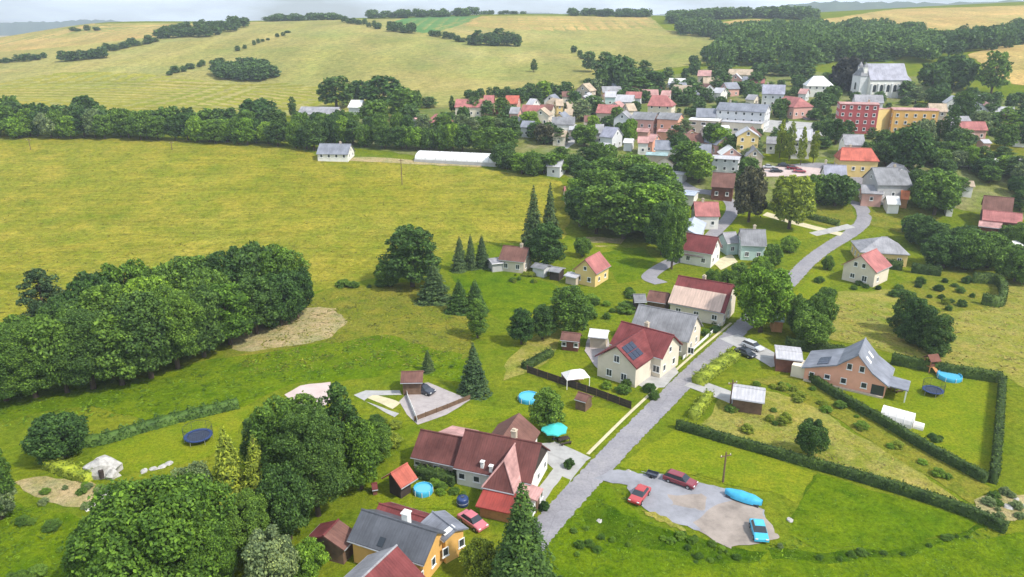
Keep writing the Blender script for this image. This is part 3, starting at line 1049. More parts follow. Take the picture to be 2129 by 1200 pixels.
def hedge(name, label, pix, width, height, leaf='hedge', group=None, dens=22, size=.24, cat='hedge', wave=.05):
    """a clipped hedge: leaf sprays all over a long box with an uneven surface"""
    pts = spline(world_poly(pix), 6)
    rg = np.random.default_rng(abs(hash(name + label)) % 9999 if False else len(label) * 7 + int(pix[0][0]))
    Vs, Ns = [], []
    mb = MB()
    rings = []
    for i in range(len(pts)):
        d = pts[min(i + 1, len(pts) - 1)] - pts[max(i - 1, 0)]
        d = d / (np.linalg.norm(d) + 1e-9)
        n = np.array((-d[1], d[0]))
        z = float(Z(*pts[i]))
        w = width * .42
        hh = height * .93
        rings.append([(*(pts[i] + n * w), z - .3), (*(pts[i] + n * w), z + hh), (*(pts[i] - n * w), z + hh), (*(pts[i] - n * w), z - .3)])
        if i == len(pts) - 1: break
        seg = pts[i + 1] - pts[i]
        L = np.linalg.norm(seg)
        k = int(L * (width + 2 * height) * dens)
        t = rg.random(k)
        side = rg.random(k) * (width + 2 * height)
        hv = height * (1 + wave * np.sin((i + t) * 2.3) + wave * .6 * np.sin((i + t) * 5.9))
        off = np.where(side < height, -width / 2, np.where(side < height + width, side - height - width / 2, width / 2))
        zz = np.where(side < height, side, np.where(side < height + width, height, side - height - width)) / height * hv
        nn = np.stack([np.where(side < height, -n[0], np.where(side < height + width, 0, n[0])), np.where(side < height, -n[1], np.where(side < height + width, 0, n[1])),
                       np.where((side >= height) & (side < height + width), 1.0, .15)], -1)
        xy = pts[i][None] + seg[None] * t[:, None] + n[None] * off[:, None] + rg.normal(size=(k, 2)) * .07
        Vs.append(np.column_stack([xy, z + zz + rg.normal(size=k) * .07]))
        Ns.append(nn + rg.normal(size=(k, 3)) * .45)
    for end in (0, -1):                                      # the two ends
        k = int(width * height * dens)
        d = pts[1] - pts[0] if end == 0 else pts[-2] - pts[-1]
        d = d / np.linalg.norm(d)
        n = np.array((-d[1], d[0]))
        xy = pts[end][None] + n[None] * rg.uniform(-.5, .5, k)[:, None] * width
        Vs.append(np.column_stack([xy, float(Z(*pts[end])) + rg.random(k) * height]))
        Ns.append(np.column_stack([np.tile(-d, (k, 1)), np.full(k, .2)]) + rg.normal(size=(k, 3)) * .45)
    C, N = np.concatenate(Vs), np.concatenate(Ns)
    N /= np.linalg.norm(N, axis=1)[:, None]
    V, F = _quads(C, N, size * rg.uniform(.6, 1.35, len(C)), rg=rg)
    n0 = len(V)
    cv = [p for r_ in rings for p in r_]
    cf = []
    for i in range(len(rings) - 1):
        for k in range(3):
            a = n0 + i * 4 + k
            cf.append((a, a + 4, a + 5, a + 1))
    cf += [(n0, n0 + 1, n0 + 2, n0 + 3), tuple(n0 + 4 * (len(rings) - 1) + k for k in (3, 2, 1, 0))]
    o = obj(name, np_mesh(name, np.concatenate([V, np.array(cv)]), np.concatenate([F, np.array(cf)]), LEAF[leaf]))
    return tag(o, label, cat, group)


def tufts(name, pix_list, per_m2, size, m, seed, label, cat='grass', holes=()):
    """standing grass: three blades a tuft, scattered over outlines"""
    rg = np.random.default_rng(seed)
    Cs = []
    for pix in pix_list:
        poly = world_poly(pix)
        xs, ys = [p[0] for p in poly], [p[1] for p in poly]
        n = int((max(xs) - min(xs)) * (max(ys) - min(ys)) * per_m2)
        X, Y = rg.uniform(min(xs), max(xs), n), rg.uniform(min(ys), max(ys), n)
        k = inside(poly, X, Y)
        for hpix in holes:
            k &= ~inside(hpix, X, Y)
        Cs.append(np.stack([X[k], Y[k]], -1))
    C = np.concatenate(Cs)
    C = np.repeat(C, 3, 0) + rg.normal(size=(len(C) * 3, 2)) * size * .3
    n = len(C)
    z = Z(C[:, 0], C[:, 1])
    a = rg.uniform(0, 6.283, n)
    s = size * rg.uniform(.5, 1.3, n)
    clump = .6 + .8 * (np.sin(C[:, 0] * .9) * np.sin(C[:, 1] * .7 + C[:, 0] * .3) * .5 + .5)
    s = s * clump
    dx, dy = np.cos(a) * s * .38, np.sin(a) * s * .38
    lx, ly = rg.normal(size=n) * s * .7, rg.normal(size=n) * s * .7
    V = np.stack([np.stack([C[:, 0] - dx, C[:, 1] - dy, z], -1), np.stack([C[:, 0] + dx, C[:, 1] + dy, z], -1), np.stack([C[:, 0] + lx, C[:, 1] + ly, z + s * .32], -1)], 1).reshape(-1, 3)
    T3 = V.reshape(-1, 3, 3)
    down = np.cross(T3[:, 1] - T3[:, 0], T3[:, 2] - T3[:, 0])[:, 2] < 0
    T3[down] = T3[down][:, ::-1]
    o = obj(name, np_mesh(name, T3.reshape(-1, 3), np.arange(3 * n).reshape(n, 3), m))
    return tag(o, label, cat, kind='stuff')
# ------------------------------------------------------------------ buildings
_wcache = {}


def window_mesh(w, h, style):
    key = (round(w, 2), round(h, 2), style)
    if key not in _wcache:
        f = .1 if style == 'near' else .14
        mb = MB()
        mb.box(-w / 2, w / 2, -.07, .03, -h / 2, -h / 2 + f).box(-w / 2, w / 2, -.07, .03, h / 2 - f, h / 2)
        mb.box(-w / 2, -w / 2 + f, -.07, .03, -h / 2 + f, h / 2 - f).box(w / 2 - f, w / 2, -.07, .03, -h / 2 + f, h / 2 - f)
        if w > 1.0 and style == 'near':
            mb.box(-.04, .04, -.06, .03, -h / 2 + f, h / 2 - f)
        mb.box(-w / 2 - .08, w / 2 + .08, -.14, .03, -h / 2 - .08, -h / 2)
        p = MB().box(-w / 2 + f * .9, w / 2 - f * .9, -.03, .02, -h / 2 + f * .9, h / 2 - f * .9)
        _wcache[key] = (mb.mesh('window', white_paint), p.mesh('pane', pane_m))
    return _wcache[key]


def add_window(parent, face, u, z, w, h, L2, D2, style='near', name='window'):
    """face F (-y), B (+y), L (-x), R (+x); u runs along the face"""
    fm, pm = window_mesh(w, h, style)
    rz, loc = {'F': (0, (u, -D2 - .02, z)), 'B': (math.pi, (u, D2 + .02, z)), 'L': (-math.pi / 2, (-L2 - .02, u, z)), 'R': (math.pi / 2, (L2 + .02, u, z))}[face]
    o = obj(name, fm, parent, loc, rz)
    obj('pane', pm, o)
    return o


def add_door(parent, face, u, w, h, L2, D2, m, z0=0.0):
    rz, loc = {'F': (0, (u, -D2 - .02, z0)), 'B': (math.pi, (u, D2 + .02, z0)), 'L': (-math.pi / 2, (-L2 - .02, u, z0)), 'R': (math.pi / 2, (L2 + .02, u, z0))}[face]
    mb = MB().box(-w / 2, w / 2, -.06, .03, -.2, h).box(-w / 2 - .1, -w / 2, -.1, .03, -.2, h + .1).box(w / 2, w / 2 + .1, -.1, .03, -.2, h + .1).box(-w / 2, w / 2, -.1, .03, h, h + .1)
    return mb.build('door', m, parent, loc=loc) if rz == 0 else _rot(mb.build('door', m, parent, loc=loc), rz)


def _rot(o, rz):
    o.rotation_euler = (0, 0, rz)
    return o


def frame_from_ridge(R1, R2, hr, heading=None, length=None):
    a, b = P(*R1, hr), P(*R2, hr)
    a2, b2 = Vector((a.x, a.y)), Vector((b.x, b.y))
    c = (a2 + b2) / 2
    d = b2 - a2
    L = d.length if length is None else length
    ang = math.atan2(d.y, d.x) if heading is None else heading
    return c, L, ang


def interp(prof, y):
    for (y0, z0), (y1, z1) in zip(prof[:-1], prof[1:]):
        if y0 <= y <= y1:
            return z0 + (z1 - z0) * (y - y0) / (y1 - y0)
    return prof[0][1] if y < prof[0][0] else prof[-1][1]


def faces_camera(loc, ang, face):
    a = ang + {'F': -math.pi / 2, 'B': math.pi / 2, 'L': math.pi, 'R': 0}[face]
    return math.cos(a) * (-loc[0]) + math.sin(a) * (-loc[1]) > 0.12 * math.hypot(loc[0], loc[1])


def house(name, label, R1, R2, hr, he, D, wall, roof, E=None, prof=None, hip=(0, 0), og=.35, oe=.45, wins='auto', chim=(), cat='house', group=None, storeys=None, ws=(1.1, 1.3),
          heading=None, length=None, gap=3.0, style=None, roofmat2=None, gable=None, door=True, parts=None, ridge_cap=True, thick=.22, sill=1.6, pitch=39):
    """a house whose ridge runs between two photo pixels at ridge height hr; he eaves height, D depth across the ridge"""
    c, L, ang = frame_from_ridge(R1, R2, hr, heading, length)
    if E is not None:                                         # ridge height from the eaves pixel and a usual roof pitch
        e = P(*E, he)
        lo, hi = he + .3, 14.0
        for _ in range(18):
            hr = (lo + hi) / 2
            c, L, ang = frame_from_ridge(R1, R2, hr, heading, length)
            D = 2 * abs((e.x - c.x) * math.sin(ang) - (e.y - c.y) * math.cos(ang))
            if (hr - he) > D / 2 * math.tan(R(pitch)): hi = hr
            else: lo = hr
        D = 2 * abs((e.x - c.x) * math.sin(ang) - (e.y - c.y) * math.cos(ang))
    zg = float(Z(c.x, c.y))
    loc = (c.x, c.y, zg)
    root = empty(name, loc, ang, label, cat, group)
    prof = prof or [(-D / 2, he), (0, hr), (D / 2, he)]
    wm, rm = WALL[wall], ROOF[roof]
    y0, y1 = prof[0][0] + oe, prof[-1][0] - oe
    if any(hip):
        wz = he - thick * .4
        w = MB().box(-L / 2 + og - hip[0], L / 2 - og + hip[1], y0, y1, -2.0, wz).build('wall', wm, root)
        x0, x1 = -L / 2 - hip[0], L / 2 + hip[1]
        ya, yb = prof[0][0], prof[-1][0]
        mb = MB()
        B = [(x0, ya, he), (x1, ya, he), (x1, yb, he), (x0, yb, he)]
        Bb = [(x, y, z - thick) for x, y, z in B]
        r1, r2 = (-L / 2, 0, hr), (L / 2, 0, hr)
        for q in ((B[0], B[1], r2, r1), (B[2], B[3], r1, r2), (B[1], B[2], r2), (B[3], B[0], r1), (Bb[3], Bb[2], Bb[1], Bb[0]),
                  (Bb[0], Bb[1], B[1], B[0]), (Bb[1], Bb[2], B[2], B[1]), (Bb[2], Bb[3], B[3], B[2]), (Bb[3], Bb[0], B[0], B[3])):
            mb.poly(q)
        ro = mb.build('roof', rm, root)
        L2, lx = L / 2 - og + hip[1], L + sum(hip)
        Lc = (hip[1] - hip[0]) / 2
        hl, hR = -L / 2 + og - hip[0], L / 2 - og + hip[1]
    else:
        wp = [(y0, -2.0), (y1, -2.0)] + [(y, interp(prof, y) - thick * .6) for y in [y1] + [p[0] for p in prof[::-1] if y0 < p[0] < y1] + [y0]]
        w = MB().prism_x(wp, -L / 2 + og, L / 2 - og).build('wall', wm, root)
        if gable:
            gz, gm = gable
            ys_ = [y for y in np.linspace(y0 + .02, y1 - .02, 41) if interp(prof, y) - thick > gz]
            if len(ys_) > 2:
                gp = [(ys_[0], gz), (ys_[-1], gz)] + [(y, interp(prof, y) - thick * .7) for y in ys_[::-1]]
                MB().prism_x(gp, L / 2 - og, L / 2 - og + .06).build('gable_boards', WALL[gm], root)
                MB().prism_x(gp, -L / 2 + og - .06, -L / 2 + og).build('gable_boards', WALL[gm], root)
        if roofmat2:
            k = max(range(len(prof)), key=lambda i: prof[i][1])
            pa, pb = prof[:k + 1], prof[k:]
            ro = MB().prism_x(pa + [(y, z - thick) for y, z in pa[::-1]], -L / 2, L / 2).build('roof', rm, root)
            MB().prism_x(pb + [(y, z - thick) for y, z in pb[::-1]], -L / 2, L / 2).build('roof', ROOF[roofmat2], root)
        else:
            ro = MB().prism_x(prof + [(y, z - thick) for y, z in prof[::-1]], -L / 2, L / 2).build('roof', rm, root)
        hl, hR = -L / 2 + og, L / 2 - og
    near = loc[1] < 215
    style = style or ('near' if near else 'far')
    if ridge_cap and loc[1] < 300:
        MB().tube([(-L / 2 - .02, 0, hr + .02), (L / 2 + .02, 0, hr + .02)], .13, 6).build('ridge_cap', rm, ro)
        if near and not any(hip):
            for yy, sg in ((prof[0][0], -1), (prof[-1][0], 1)):
                MB().tube([(-L / 2, yy + sg * .06, interp(prof, yy) - .14), (L / 2, yy + sg * .06, interp(prof, yy) - .14)], .08, 6).build('gutter', metal_m, ro)
    for (u, v, dh) in chim:
        zt = interp(prof, v)
        cb = MB().box(u - .35, u + .35, v - .35, v + .35, zt - .9, zt + dh).box(u - .42, u + .42, v - .42, v + .42, zt + dh, zt + dh + .12).box(u - .2, u + .2, v - .2, v + .2, zt + dh + .12, zt + dh + .34)
        cb.build('chimney', WALL['beige'], ro)
    st = storeys or max(1, int((he + .3) / 2.6))
    if wins == 'auto':
        wins = []
        for face in 'FBLR':
            if not faces_camera(loc, ang, face): continue
            if face in 'FB':
                lo, hi = hl, hR
            else:
                lo, hi = y0, y1
            n = max(1, int((hi - lo) / gap))
            for s in range(st):
                for k in range(n):
                    u = lo + (hi - lo) * (k + .5) / n
                    wins.append((face, u, sill + s * 2.8, *ws))
            if face in 'LR' and hr - he > 2.4 and not any(hip) and abs(y1 - y0) > 5:
                ym = max(prof, key=lambda p: p[1])[0]
                wins.append((face, ym, he + .25 * (hr - he) + .35, *ws))
    for wv in wins:
        face, u, z, ww, hh = wv
        rz = {'F': 0, 'B': math.pi, 'L': -math.pi / 2, 'R': math.pi / 2}[face]
        lc = {'F': (u, y0 - .02, z), 'B': (u, y1 + .02, z), 'L': (hl - .02, u, z), 'R': (hR + .02, u, z)}[face]
        fm, pm = window_mesh(ww, hh, style)
        o = obj('window', fm, root, lc, rz)
        obj('pane', pm, o)
    root['_L'], root['_D'] = L, prof[-1][0] - prof[0][0]
    return root, dict(L=L, D=D, y0=y0, y1=y1, hl=hl, hr_=hR, ang=ang, loc=loc, roof=ro, prof=prof, hr=hr)


def local_of(info, px, py, h):
    """where a pixel at height h falls in a house's own axes"""
    p = P(px, py, h)
    d = Vector((p.x - info['loc'][0], p.y - info['loc'][1]))
    ca, sa = math.cos(info['ang']), math.sin(info['ang'])
    return d.x * ca + d.y * sa, -d.x * sa + d.y * ca


def slope_panel(root, info, u0, u1, y0, y1, m, name, lift=.06, thick=.05, parent=None):
    """a panel lying on a roof slope between y0 and y1"""
    pr = info['prof']
    a, b = (y0, interp(pr, y0) + lift), (y1, interp(pr, y1) + lift)
    return MB().hexa([(u0, a[0], a[1]), (u1, a[0], a[1]), (u1, b[0], b[1]), (u0, b[0], b[1]), (u0, a[0], a[1] + thick), (u1, a[0], a[1] + thick), (u1, b[0], b[1] + thick), (u0, b[0], b[1] + thick)]).build(name, m, parent or root)
# ---- the brown-roofed house by the road
ms, mi_ = house('farmhouse', 'long white house with maroon roof and dark gable right beside the road junction', (967, 893), (1126, 923), 8.6, 2.9, 11, 'white', 'maroon', E=(975, 979), og=.3, wins=[
    ('R', -3.4, 1.5, 1.0, 1.1), ('R', -.4, 1.5, 1.0, 1.1), ('R', 2.6, 1.5, 1.0, 1.1), ('F', -4.6, 1.5, 1.0, 1.0), ('F', -2.4, 1.5, 1.0, 1.0)], gable=(3.1, 'dark'), chim=((1.6, .3, 1.3),))
L, D = mi_['L'], mi_['D']
# cross wing with a hipped end towards the camera
wy = -D / 2
wz = 2.8
wr = mi_['hr'] - .5
(wx0, fy0), (wx1, fy1) = local_of(mi_, 1002, 1013, wz), local_of(mi_, 1069, 1028, wz)
fy = min((fy0 + fy1) / 2, wy - 1.5)
(apx, apy), (bkx, bky) = local_of(mi_, 1056, 959, wr), local_of(mi_, 1072, 930, wr)
mb = MB().box(wx0 + .4, wx1 - .4, fy + .4, wy + 1.2, -2, wz - .1)
mb.build('wing_wall', WALL['white'], ms)
cx = (wx0 + wx1) / 2
apy = min(max(apy, fy + 1.5), wy + 1)
bky = -.4
ap, bk = (cx, apy, wr), (cx, bky, wr)
q0, q1 = (wx0, fy, wz), (wx1, fy, wz)
yv = wy + 1.2
v0, v1 = (wx0, yv, wz), (wx1, yv, wz)
mb = MB()
for q in ((q0, q1, ap), (q1, v1, bk, ap), (v0, q0, ap, bk), (q0, v0, v1, q1)):
    mb.poly(q)
wr_o = mb.build('wing_roof', ROOF['maroon'], ms)
mb = MB()
mb.hexa([(wx1, fy, wz + .05), (wx1, yv, wz + .05), (cx, bky, wr + .04), (cx, apy, wr + .04), (wx1, fy, wz + .1), (wx1, yv, wz + .1), (cx, bky, wr + .09), (cx, apy, wr + .09)])
mb.build('wing_slope_sunlit', ROOF['pink'], ms)  # sunlight on the wing's right slope, painted in as a paler tile colour
for a, b in ((q0, ap), (q1, ap), (ap, bk)):
    MB().tube([(a[0], a[1], a[2] + .05), (b[0], b[1], b[2] + .06)], .13, 6).build('ridge_cap', ROOF['pink'], wr_o)
MB().tube([(wx0 - .02, fy - .08, wz - .05), (wx1 + .02, fy - .08, wz - .05)], .09, 6).build('gutter', metal_m, wr_o)
# low red sheet roof in front of the wing, on an orange boarded annex
ay0 = local_of(mi_, 1020, 1060, 1.8)[1]
MB().box(wx0 + .6, wx1 + .8, ay0 + .5, fy + .3, -2, 1.75).build('annex_wall', WALL['owood'], ms)
MB().hexa([(wx0 + .2, ay0, 1.7), (wx1 + 1.2, ay0, 1.7), (wx1 + 1.2, fy + .35, 2.55), (wx0 + .2, fy + .35, 2.55), (wx0 + .2, ay0, 1.85), (wx1 + 1.2, ay0, 1.85), (wx1 + 1.2, fy + .35, 2.72), (wx0 + .2, fy + .35, 2.72)]).build('annex_roof', ROOF['brightred'], ms)
# porch roof on the road side
MB().hexa([(wx1 + .3, fy + .4, 2.2), (wx1 + 3.0, fy + .4, 2.1), (wx1 + 3.0, wy + .4, 2.1), (wx1 + .3, wy + .4, 2.2), (wx1 + .3, fy + .4, 2.75), (wx1 + 3.0, fy + .4, 2.25), (wx1 + 3.0, wy + .4, 2.25), (wx1 + .3, wy + .4, 2.75)]).build('porch_roof', ROOF['pink'], ms)
MB().box(wx1 - .2, wx1 + 2.7, fy + .7, wy + .2, -2, 2.12).build('porch_wall', WALL['white'], ms)
add_door(ms, 'R', (fy + wy) / 2, 1.1, 1.95, wx1 + 2.72, 0, WALL['wood'])
for u in (-2.2, 2.2):
    fm, pm = window_mesh(1.0, 1.2, 'near')
    o = obj('window', fm, ms, (wx1 + 2.72, (fy + wy) / 2 + u * .8, 1.3), math.pi / 2)
    obj('pane', pm, o)
# roof vents
for px, py in ((1003, 953), (1021, 959)):
    u, v = local_of(mi_, px, py, 4.8)
    zt = interp(mi_['prof'], v)
    MB().box(u - .22, u + .22, v - .22, v + .22, zt - .3, zt + .75).box(u - .3, u + .3, v - .3, v + .3, zt + .75, zt + .85).build('roof_vent', white_paint, mi_['roof'])
# rear wing
ry1 = D / 2 + 4.5
rx0 = local_of(mi_, 1064, 880, 5.4)[0] - 3.3
rx1 = rx0 + 6.6
rc = (rx0 + rx1) / 2
MB().prism_x([(-3.0, -2), (3.0, -2), (3.0, 2.9), (0, 5.2), (-3.0, 2.9)], 0, ry1 - .3).build('rear_wall', WALL['white'], ms).matrix_local = Matrix.Translation((rc, 0, 0)) @ Matrix.Rotation(math.pi / 2, 4, 'Z')
rro = MB().prism_x([(-3.4, 2.8), (0, 5.4), (3.4, 2.8), (3.4, 2.6), (0, 5.2), (-3.4, 2.6)], .5, ry1).build('rear_roof', ROOF['brown'], ms)
rro.matrix_local = Matrix.Translation((rc, 0, 0)) @ Matrix.Rotation(math.pi / 2, 4, 'Z')
# barn at the far end of the farmhouse
bn, bi = house('barn', 'brown roofed barn joined to the left end of the long white house', (874, 893), (962, 910), 7.4, 2.4, 10, 'beige', 'maroon', E=(905, 961), pitch=37, og=.3, wins=[('F', -2.5, 1.3, .9, .7), ('F', 0.5, 1.3, .9, .7)])
yb_ = bi['D'] / 2
MB().hexa([(-bi['L'] * .15, yb_ * .25, interp(bi['prof'], yb_ * .25) + .05), (bi['L'] / 2, yb_ * .25, interp(bi['prof'], yb_ * .25) + .05), (bi['L'] / 2, yb_ + 2.6, 2.6), (-bi['L'] * .15, yb_ + 2.6, 2.6), (-bi['L'] * .15, yb_ * .25, interp(bi['prof'], yb_ * .25) + .2),
           (bi['L'] / 2, yb_ * .25, interp(bi['prof'], yb_ * .25) + .2), (bi['L'] / 2, yb_ + 2.6, 2.8), (-bi['L'] * .15, yb_ + 2.6, 2.8)]).build('rear_roof', ROOF['pink'], bn)
MB().box(-bi['L'] * .15 + .3, bi['L'] / 2 - .3, yb_ - 1, yb_ + 2.4, -2, 2.55).build('rear_wall', WALL['beige'], bn)

# ---- the cluster at the bottom edge
gh, gi = house('house', 'orange house with large dark grey roof at the bottom edge beside the spruce', (752, 1059), (909, 1107), 8.2, 3.4, 11, 'ochre', 'dgrey', E=(722, 1123), og=.4, pitch=34, wins=[('R', -3.2, 1.7, .9, 1.2), ('R', -.5, 1.7, .9, 1.2), ('R', 2.4, 1.7, .9, 1.2)])
u, v = local_of(gi, 792, 1115, 4.8)
slope_panel(gh, gi, u - .4, u + .4, v - .45, v + .45, pane_m, 'roof_window')
u, v = local_of(gi, 845, 1080, gi['hr'])
zt = interp(gi['prof'], v)
MB().box(u - .4, u + .4, v - .4, v + .4, zt - 1, zt + 1.3).box(u - .5, u + .5, v - .5, v + .5, zt + 1.3, zt + 1.42).build('chimney', white_paint, gi['roof'])
g2, g2i = house('house_wing', 'blue grey low pitched roof wing with roof window beside the faded red car', (899, 1064), (948, 1102), 6.4, 3.7, 9, 'ochre', 'bgrey', E=(899, 1106), pitch=20, wins=[('R', -1.4, 1.8, .9, 1.2), ('R', 1.0, 1.8, .9, 1.2)])
u, v = local_of(g2i, 932, 1096, 4.6)
slope_panel(g2, g2i, u - .35, u + .35, v - .8, v + .8, white_paint, 'roof_window', .1)
house('outbuilding', 'long low red roof behind the large dark grey roof', (788, 1047), (885, 1076), 3.8, 2.4, 5, 'beige', 'red', wins=[])
house('house', 'light grey and red gable roof cut off by the bottom edge of the photo', (825, 1134), (752, 1202), 6.2, 3.2, 8.5, 'cream', 'midgrey', roofmat2='red', wins='auto')
house('woodshed', 'small shed with red and maroon roof among trees left of the dark grey roof', (704, 1080), (672, 1114), 3.8, 2.5, 5.4, 'wood', 'red', roofmat2='brown', wins=[], cat='shed')
house('gazebo', 'open garden gazebo with red roof beside the blue pool', (812, 984), (847, 963), 3.6, 2.4, 5.0, 'dark', 'coral', E=(858, 1000), wins=[], cat='gazebo', og=.6, oe=.8)

# ---- white house with red roof and its neighbours up the road
rh, ri = house('house', 'cream house with red cross gable roof and solar panels beside the road', (1292, 668), (1402, 697), 8.8, 4.2, 10, 'cream', 'red', E=(1362, 742), og=.5, pitch=38, wins=[
    ('R', -2.2, 1.6, 1.0, 1.3), ('R', 1.6, 1.6, 1.0, 1.3), ('R', -.2, 4.6, 1.0, 1.1), ('F', 4.2, 1.7, 1.4, 1.4)], chim=((-.4, .6, 1.2),))
L, D = ri['L'], ri['D']
gh_ = ri['hr'] - .15
gc, gy = local_of(ri, 1281, 719, gh_)
gx0, gx1 = gc - 4.3, gc + 4.3
mb = MB()
wpf = [(gx0 + .4, -2), (gx1 - .4, -2), (gx1 - .4, 3.95), (gc, gh_ - .35), (gx0 + .4, 3.95)]
n = len(mb.v)
mb.v += [(x, gy + .5, z) for x, z in wpf] + [(x, -1.0, z) for x, z in wpf]
mb.f += [(0, 1, 2, 3, 4), (9, 8, 7, 6, 5)] + [(i, 5 + i, 5 + (i + 1) % 5, (i + 1) % 5) for i in range(5)]
mb.m += [0] * 7
mb.build('gable_wall', WALL['cream'], rh)
for s, xa in ((-1, gx0), (1, gx1)):
    MB().hexa([(xa, gy, 3.9), (gc, gy, gh_ - .25), (gc, .4, gh_ - .25), (xa, .4, 3.9), (xa, gy, 4.15), (gc, gy, gh_), (gc, .4, gh_), (xa, .4, 4.15)] if s < 0 else
              [(gc, gy, gh_ - .25), (xa, gy, 3.9), (xa, .4, 3.9), (gc, .4, gh_ - .25), (gc, gy, gh_), (xa, gy, 4.15), (xa, .4, 4.15), (gc, .4, gh_)]).build('gable_roof', ROOF['red'], rh)
for i in range(3):
    for j in range(2):
        def sl(t): return gc + (gx1 - gc) * t, gh_ - (gh_ - 4.15) * t + .05
        t0, t1 = .16 + j * .3, .16 + j * .3 + .27
        y0 = gy + .8 + i * 1.25
        (xa, za), (xb, zb) = sl(t0), sl(t1)
        MB().hexa([(xa, y0, za), (xb, y0, zb), (xb, y0 + 1.15, zb), (xa, y0 + 1.15, za), (xa, y0, za + .06), (xb, y0, zb + .06), (xb, y0 + 1.15, zb + .06), (xa, y0 + 1.15, za + .06)]).build('solar_panel', solar_m, rh)
for u, z in ((-1.4, 1.5), (1.6, 1.5), (0, 4.6)):
    fm, pm = window_mesh(1.2, 1.4, 'near')
    o = obj('window', fm, rh, (gc + u, gy + .48, z))
    obj('pane', pm, o)
add_door(rh, 'F', L * .5 - 3.4, 1.3, 2.2, 0, -ri['y0'], WALL['dark'])

hb, hbi = house('house', 'grey slate roofed cream house directly behind the red cross gable house', (1328, 633), (1451, 656), 7.6, 3.6, 10, 'cream', 'grey', E=(1405, 705), wins=[('R', -2, 1.7, 1.1, 1.3), ('R', 1.5, 1.7, 1.1, 1.3), ('R', 0, 4.6, 1.0, 1.1), ('F', 4, 1.7, 1.2, 1.3), ('F', 6.5, 1.7, 1.2, 1.3)], gable=None)
_c, _L, _a = frame_from_ridge((1410, 573), (1526, 592), 8.0)
_e = P(1450, 641, 3.2)
_d = abs((_e.x - _c.x) * math.sin(_a) - (_e.y - _c.y) * math.cos(_a))
hp, hpi = house('house', 'large house with pale beige front roof slope beside the bright green tree', (1410, 573), (1526, 592), 8.0, 4.8, 11, 'cream', 'red', prof=[(-_d, 3.2), (-_d * .36, 6.2), (0, 8.0), (5, 5.0)], wins=[('R', -4.4, 1.8, 1.1, 1.3), ('R', -1.0, 1.8, 1.1, 1.3), ('R', 0, 5.0, 1.0, 1.1), ('F', -4, 1.7, 1.2, 1.2), ('F', 0, 1.7, 1.2, 1.2), ('F', 4, 1.7, 1.2, 1.2)], chim=((-.6, 1.0, 1.1),))
slope_panel(hp, hpi, -hpi['L'] / 2 - .1, hpi['L'] / 2 - .9, -_d - .15, -_d * .37, ROOF['beige'], 'front_roof', .03, .12)
house('shed', 'weathered brown shed left of the pale beige roof', (1350, 604), (1392, 610), 4.2, 2.8, 6, 'wood', 'brown', wins=[], cat='shed')
house('shed', 'small dark grey shed behind the grey slate roof', (1316, 612), (1342, 612), 3.8, 2.8, 4.5, 'dark', 'grey', wins=[], cat='shed')
house('summerhouse', 'red brown timber summerhouse with brown roof left of the red cross gable house', (1168, 690), (1208, 694), 4.6, 2.4, 7.0, 'brick', 'brown', E=(1190, 709), pitch=30, wins=[('F', -1.2, 1.4, .9, .9), ('F', 1.2, 1.4, .9, .9)], cat='summerhouse')
house('shed', 'low white sheeted lean-to between summerhouse and red roof', (1226, 684), (1266, 688), 3.4, 2.6, 4.0, 'beige', 'white', wins=[], cat='shed')
house('shed', 'open brown roofed pavilion at the top of the paved yard', (834, 773), (880, 772), 3.6, 2.6, 4.5, 'wood', 'brown', wins=[], cat='shed')

# ---- orange house inside the hedges on the right
oc, oL, oang = frame_from_ridge((1787, 738), (1802, 702), 8.4)
oh, oi_ = house('house', 'orange house with swept grey roof inside the clipped hedges', (1785, 738), (1800, 703), 7.2, 3.0, 14, 'orange', 'bgrey', prof=[(-5.4, 2.6), (-2.6, 4.4), (0, 7.2), (3.1, 4.5), (8.7, 2.6)], og=.5,
          wins=[('L', 1.1, 4.5, .9, 1.2), ('L', -.9, 4.5, .9, 1.2), ('L', 1.7, 1.6, 1.0, 1.1), ('L', -1.6, 1.6, 1.0, 1.1), ('L', 4.4, 1.7, 1.0, .9), ('L', 7.0, 1.6, .9, .7)], chim=())
for i in range(3):
    slope_panel(oh, oi_, oi_['hl'] + .4 + i * 1.15, oi_['hl'] + 1.45 + i * 1.15, 4.6, 6.4, solar_m, 'solar_panel')
for i in range(2):
    slope_panel(oh, oi_, oi_['hl'] + 1.6 + i * 2.6, oi_['hl'] + 2.5 + i * 2.6, -2.0, -1.1, white_paint, 'roof_window')
MB().hexa([(oi_['hl'] - .2, -8.4, 2.3), (oi_['hl'] + 4.2, -8.4, 2.3), (oi_['hl'] + 4.2, -5.2, 2.5), (oi_['hl'] - .2, -5.2, 2.5), (oi_['hl'] - .2, -8.4, 2.45), (oi_['hl'] + 4.2, -8.4, 2.45), (oi_['hl'] + 4.2, -5.2, 2.68), (oi_['hl'] - .2, -5.2, 2.68)]).build('porch_roof', ROOF['bgrey'], oh)
for xx in (oi_['hl'], oi_['hl'] + 2.0, oi_['hl'] + 3.9):
    MB().box(xx, xx + .18, -8.2, -8.02, -1, 2.32).build('porch_post', white_paint, oh)
MB().box(oi_['hl'] - .06, oi_['hl'] - .01, -4.8, -2.8, 0.1, 2.2).build('patio_door', pane_m, oh)
MB().box(oi_['hl'] - .5, oi_['hl'] - .01, -4.8, 8.2, -.6, .35).build('plinth', WALL['beige'], oh)
MB().box(oi_['hl'] + .3, oi_['hl'] + 3.6, 8.3, 10.6, -1.5, 2.3).build('side_wall', WALL['cream'], oh)
house('garage', 'flat light grey roofed garage left of the orange house', (1612, 727), (1668, 733), 3.1, 2.8, 6.2, 'brick', 'lgrey', wins=[], cat='garage', og=.2, oe=.2)
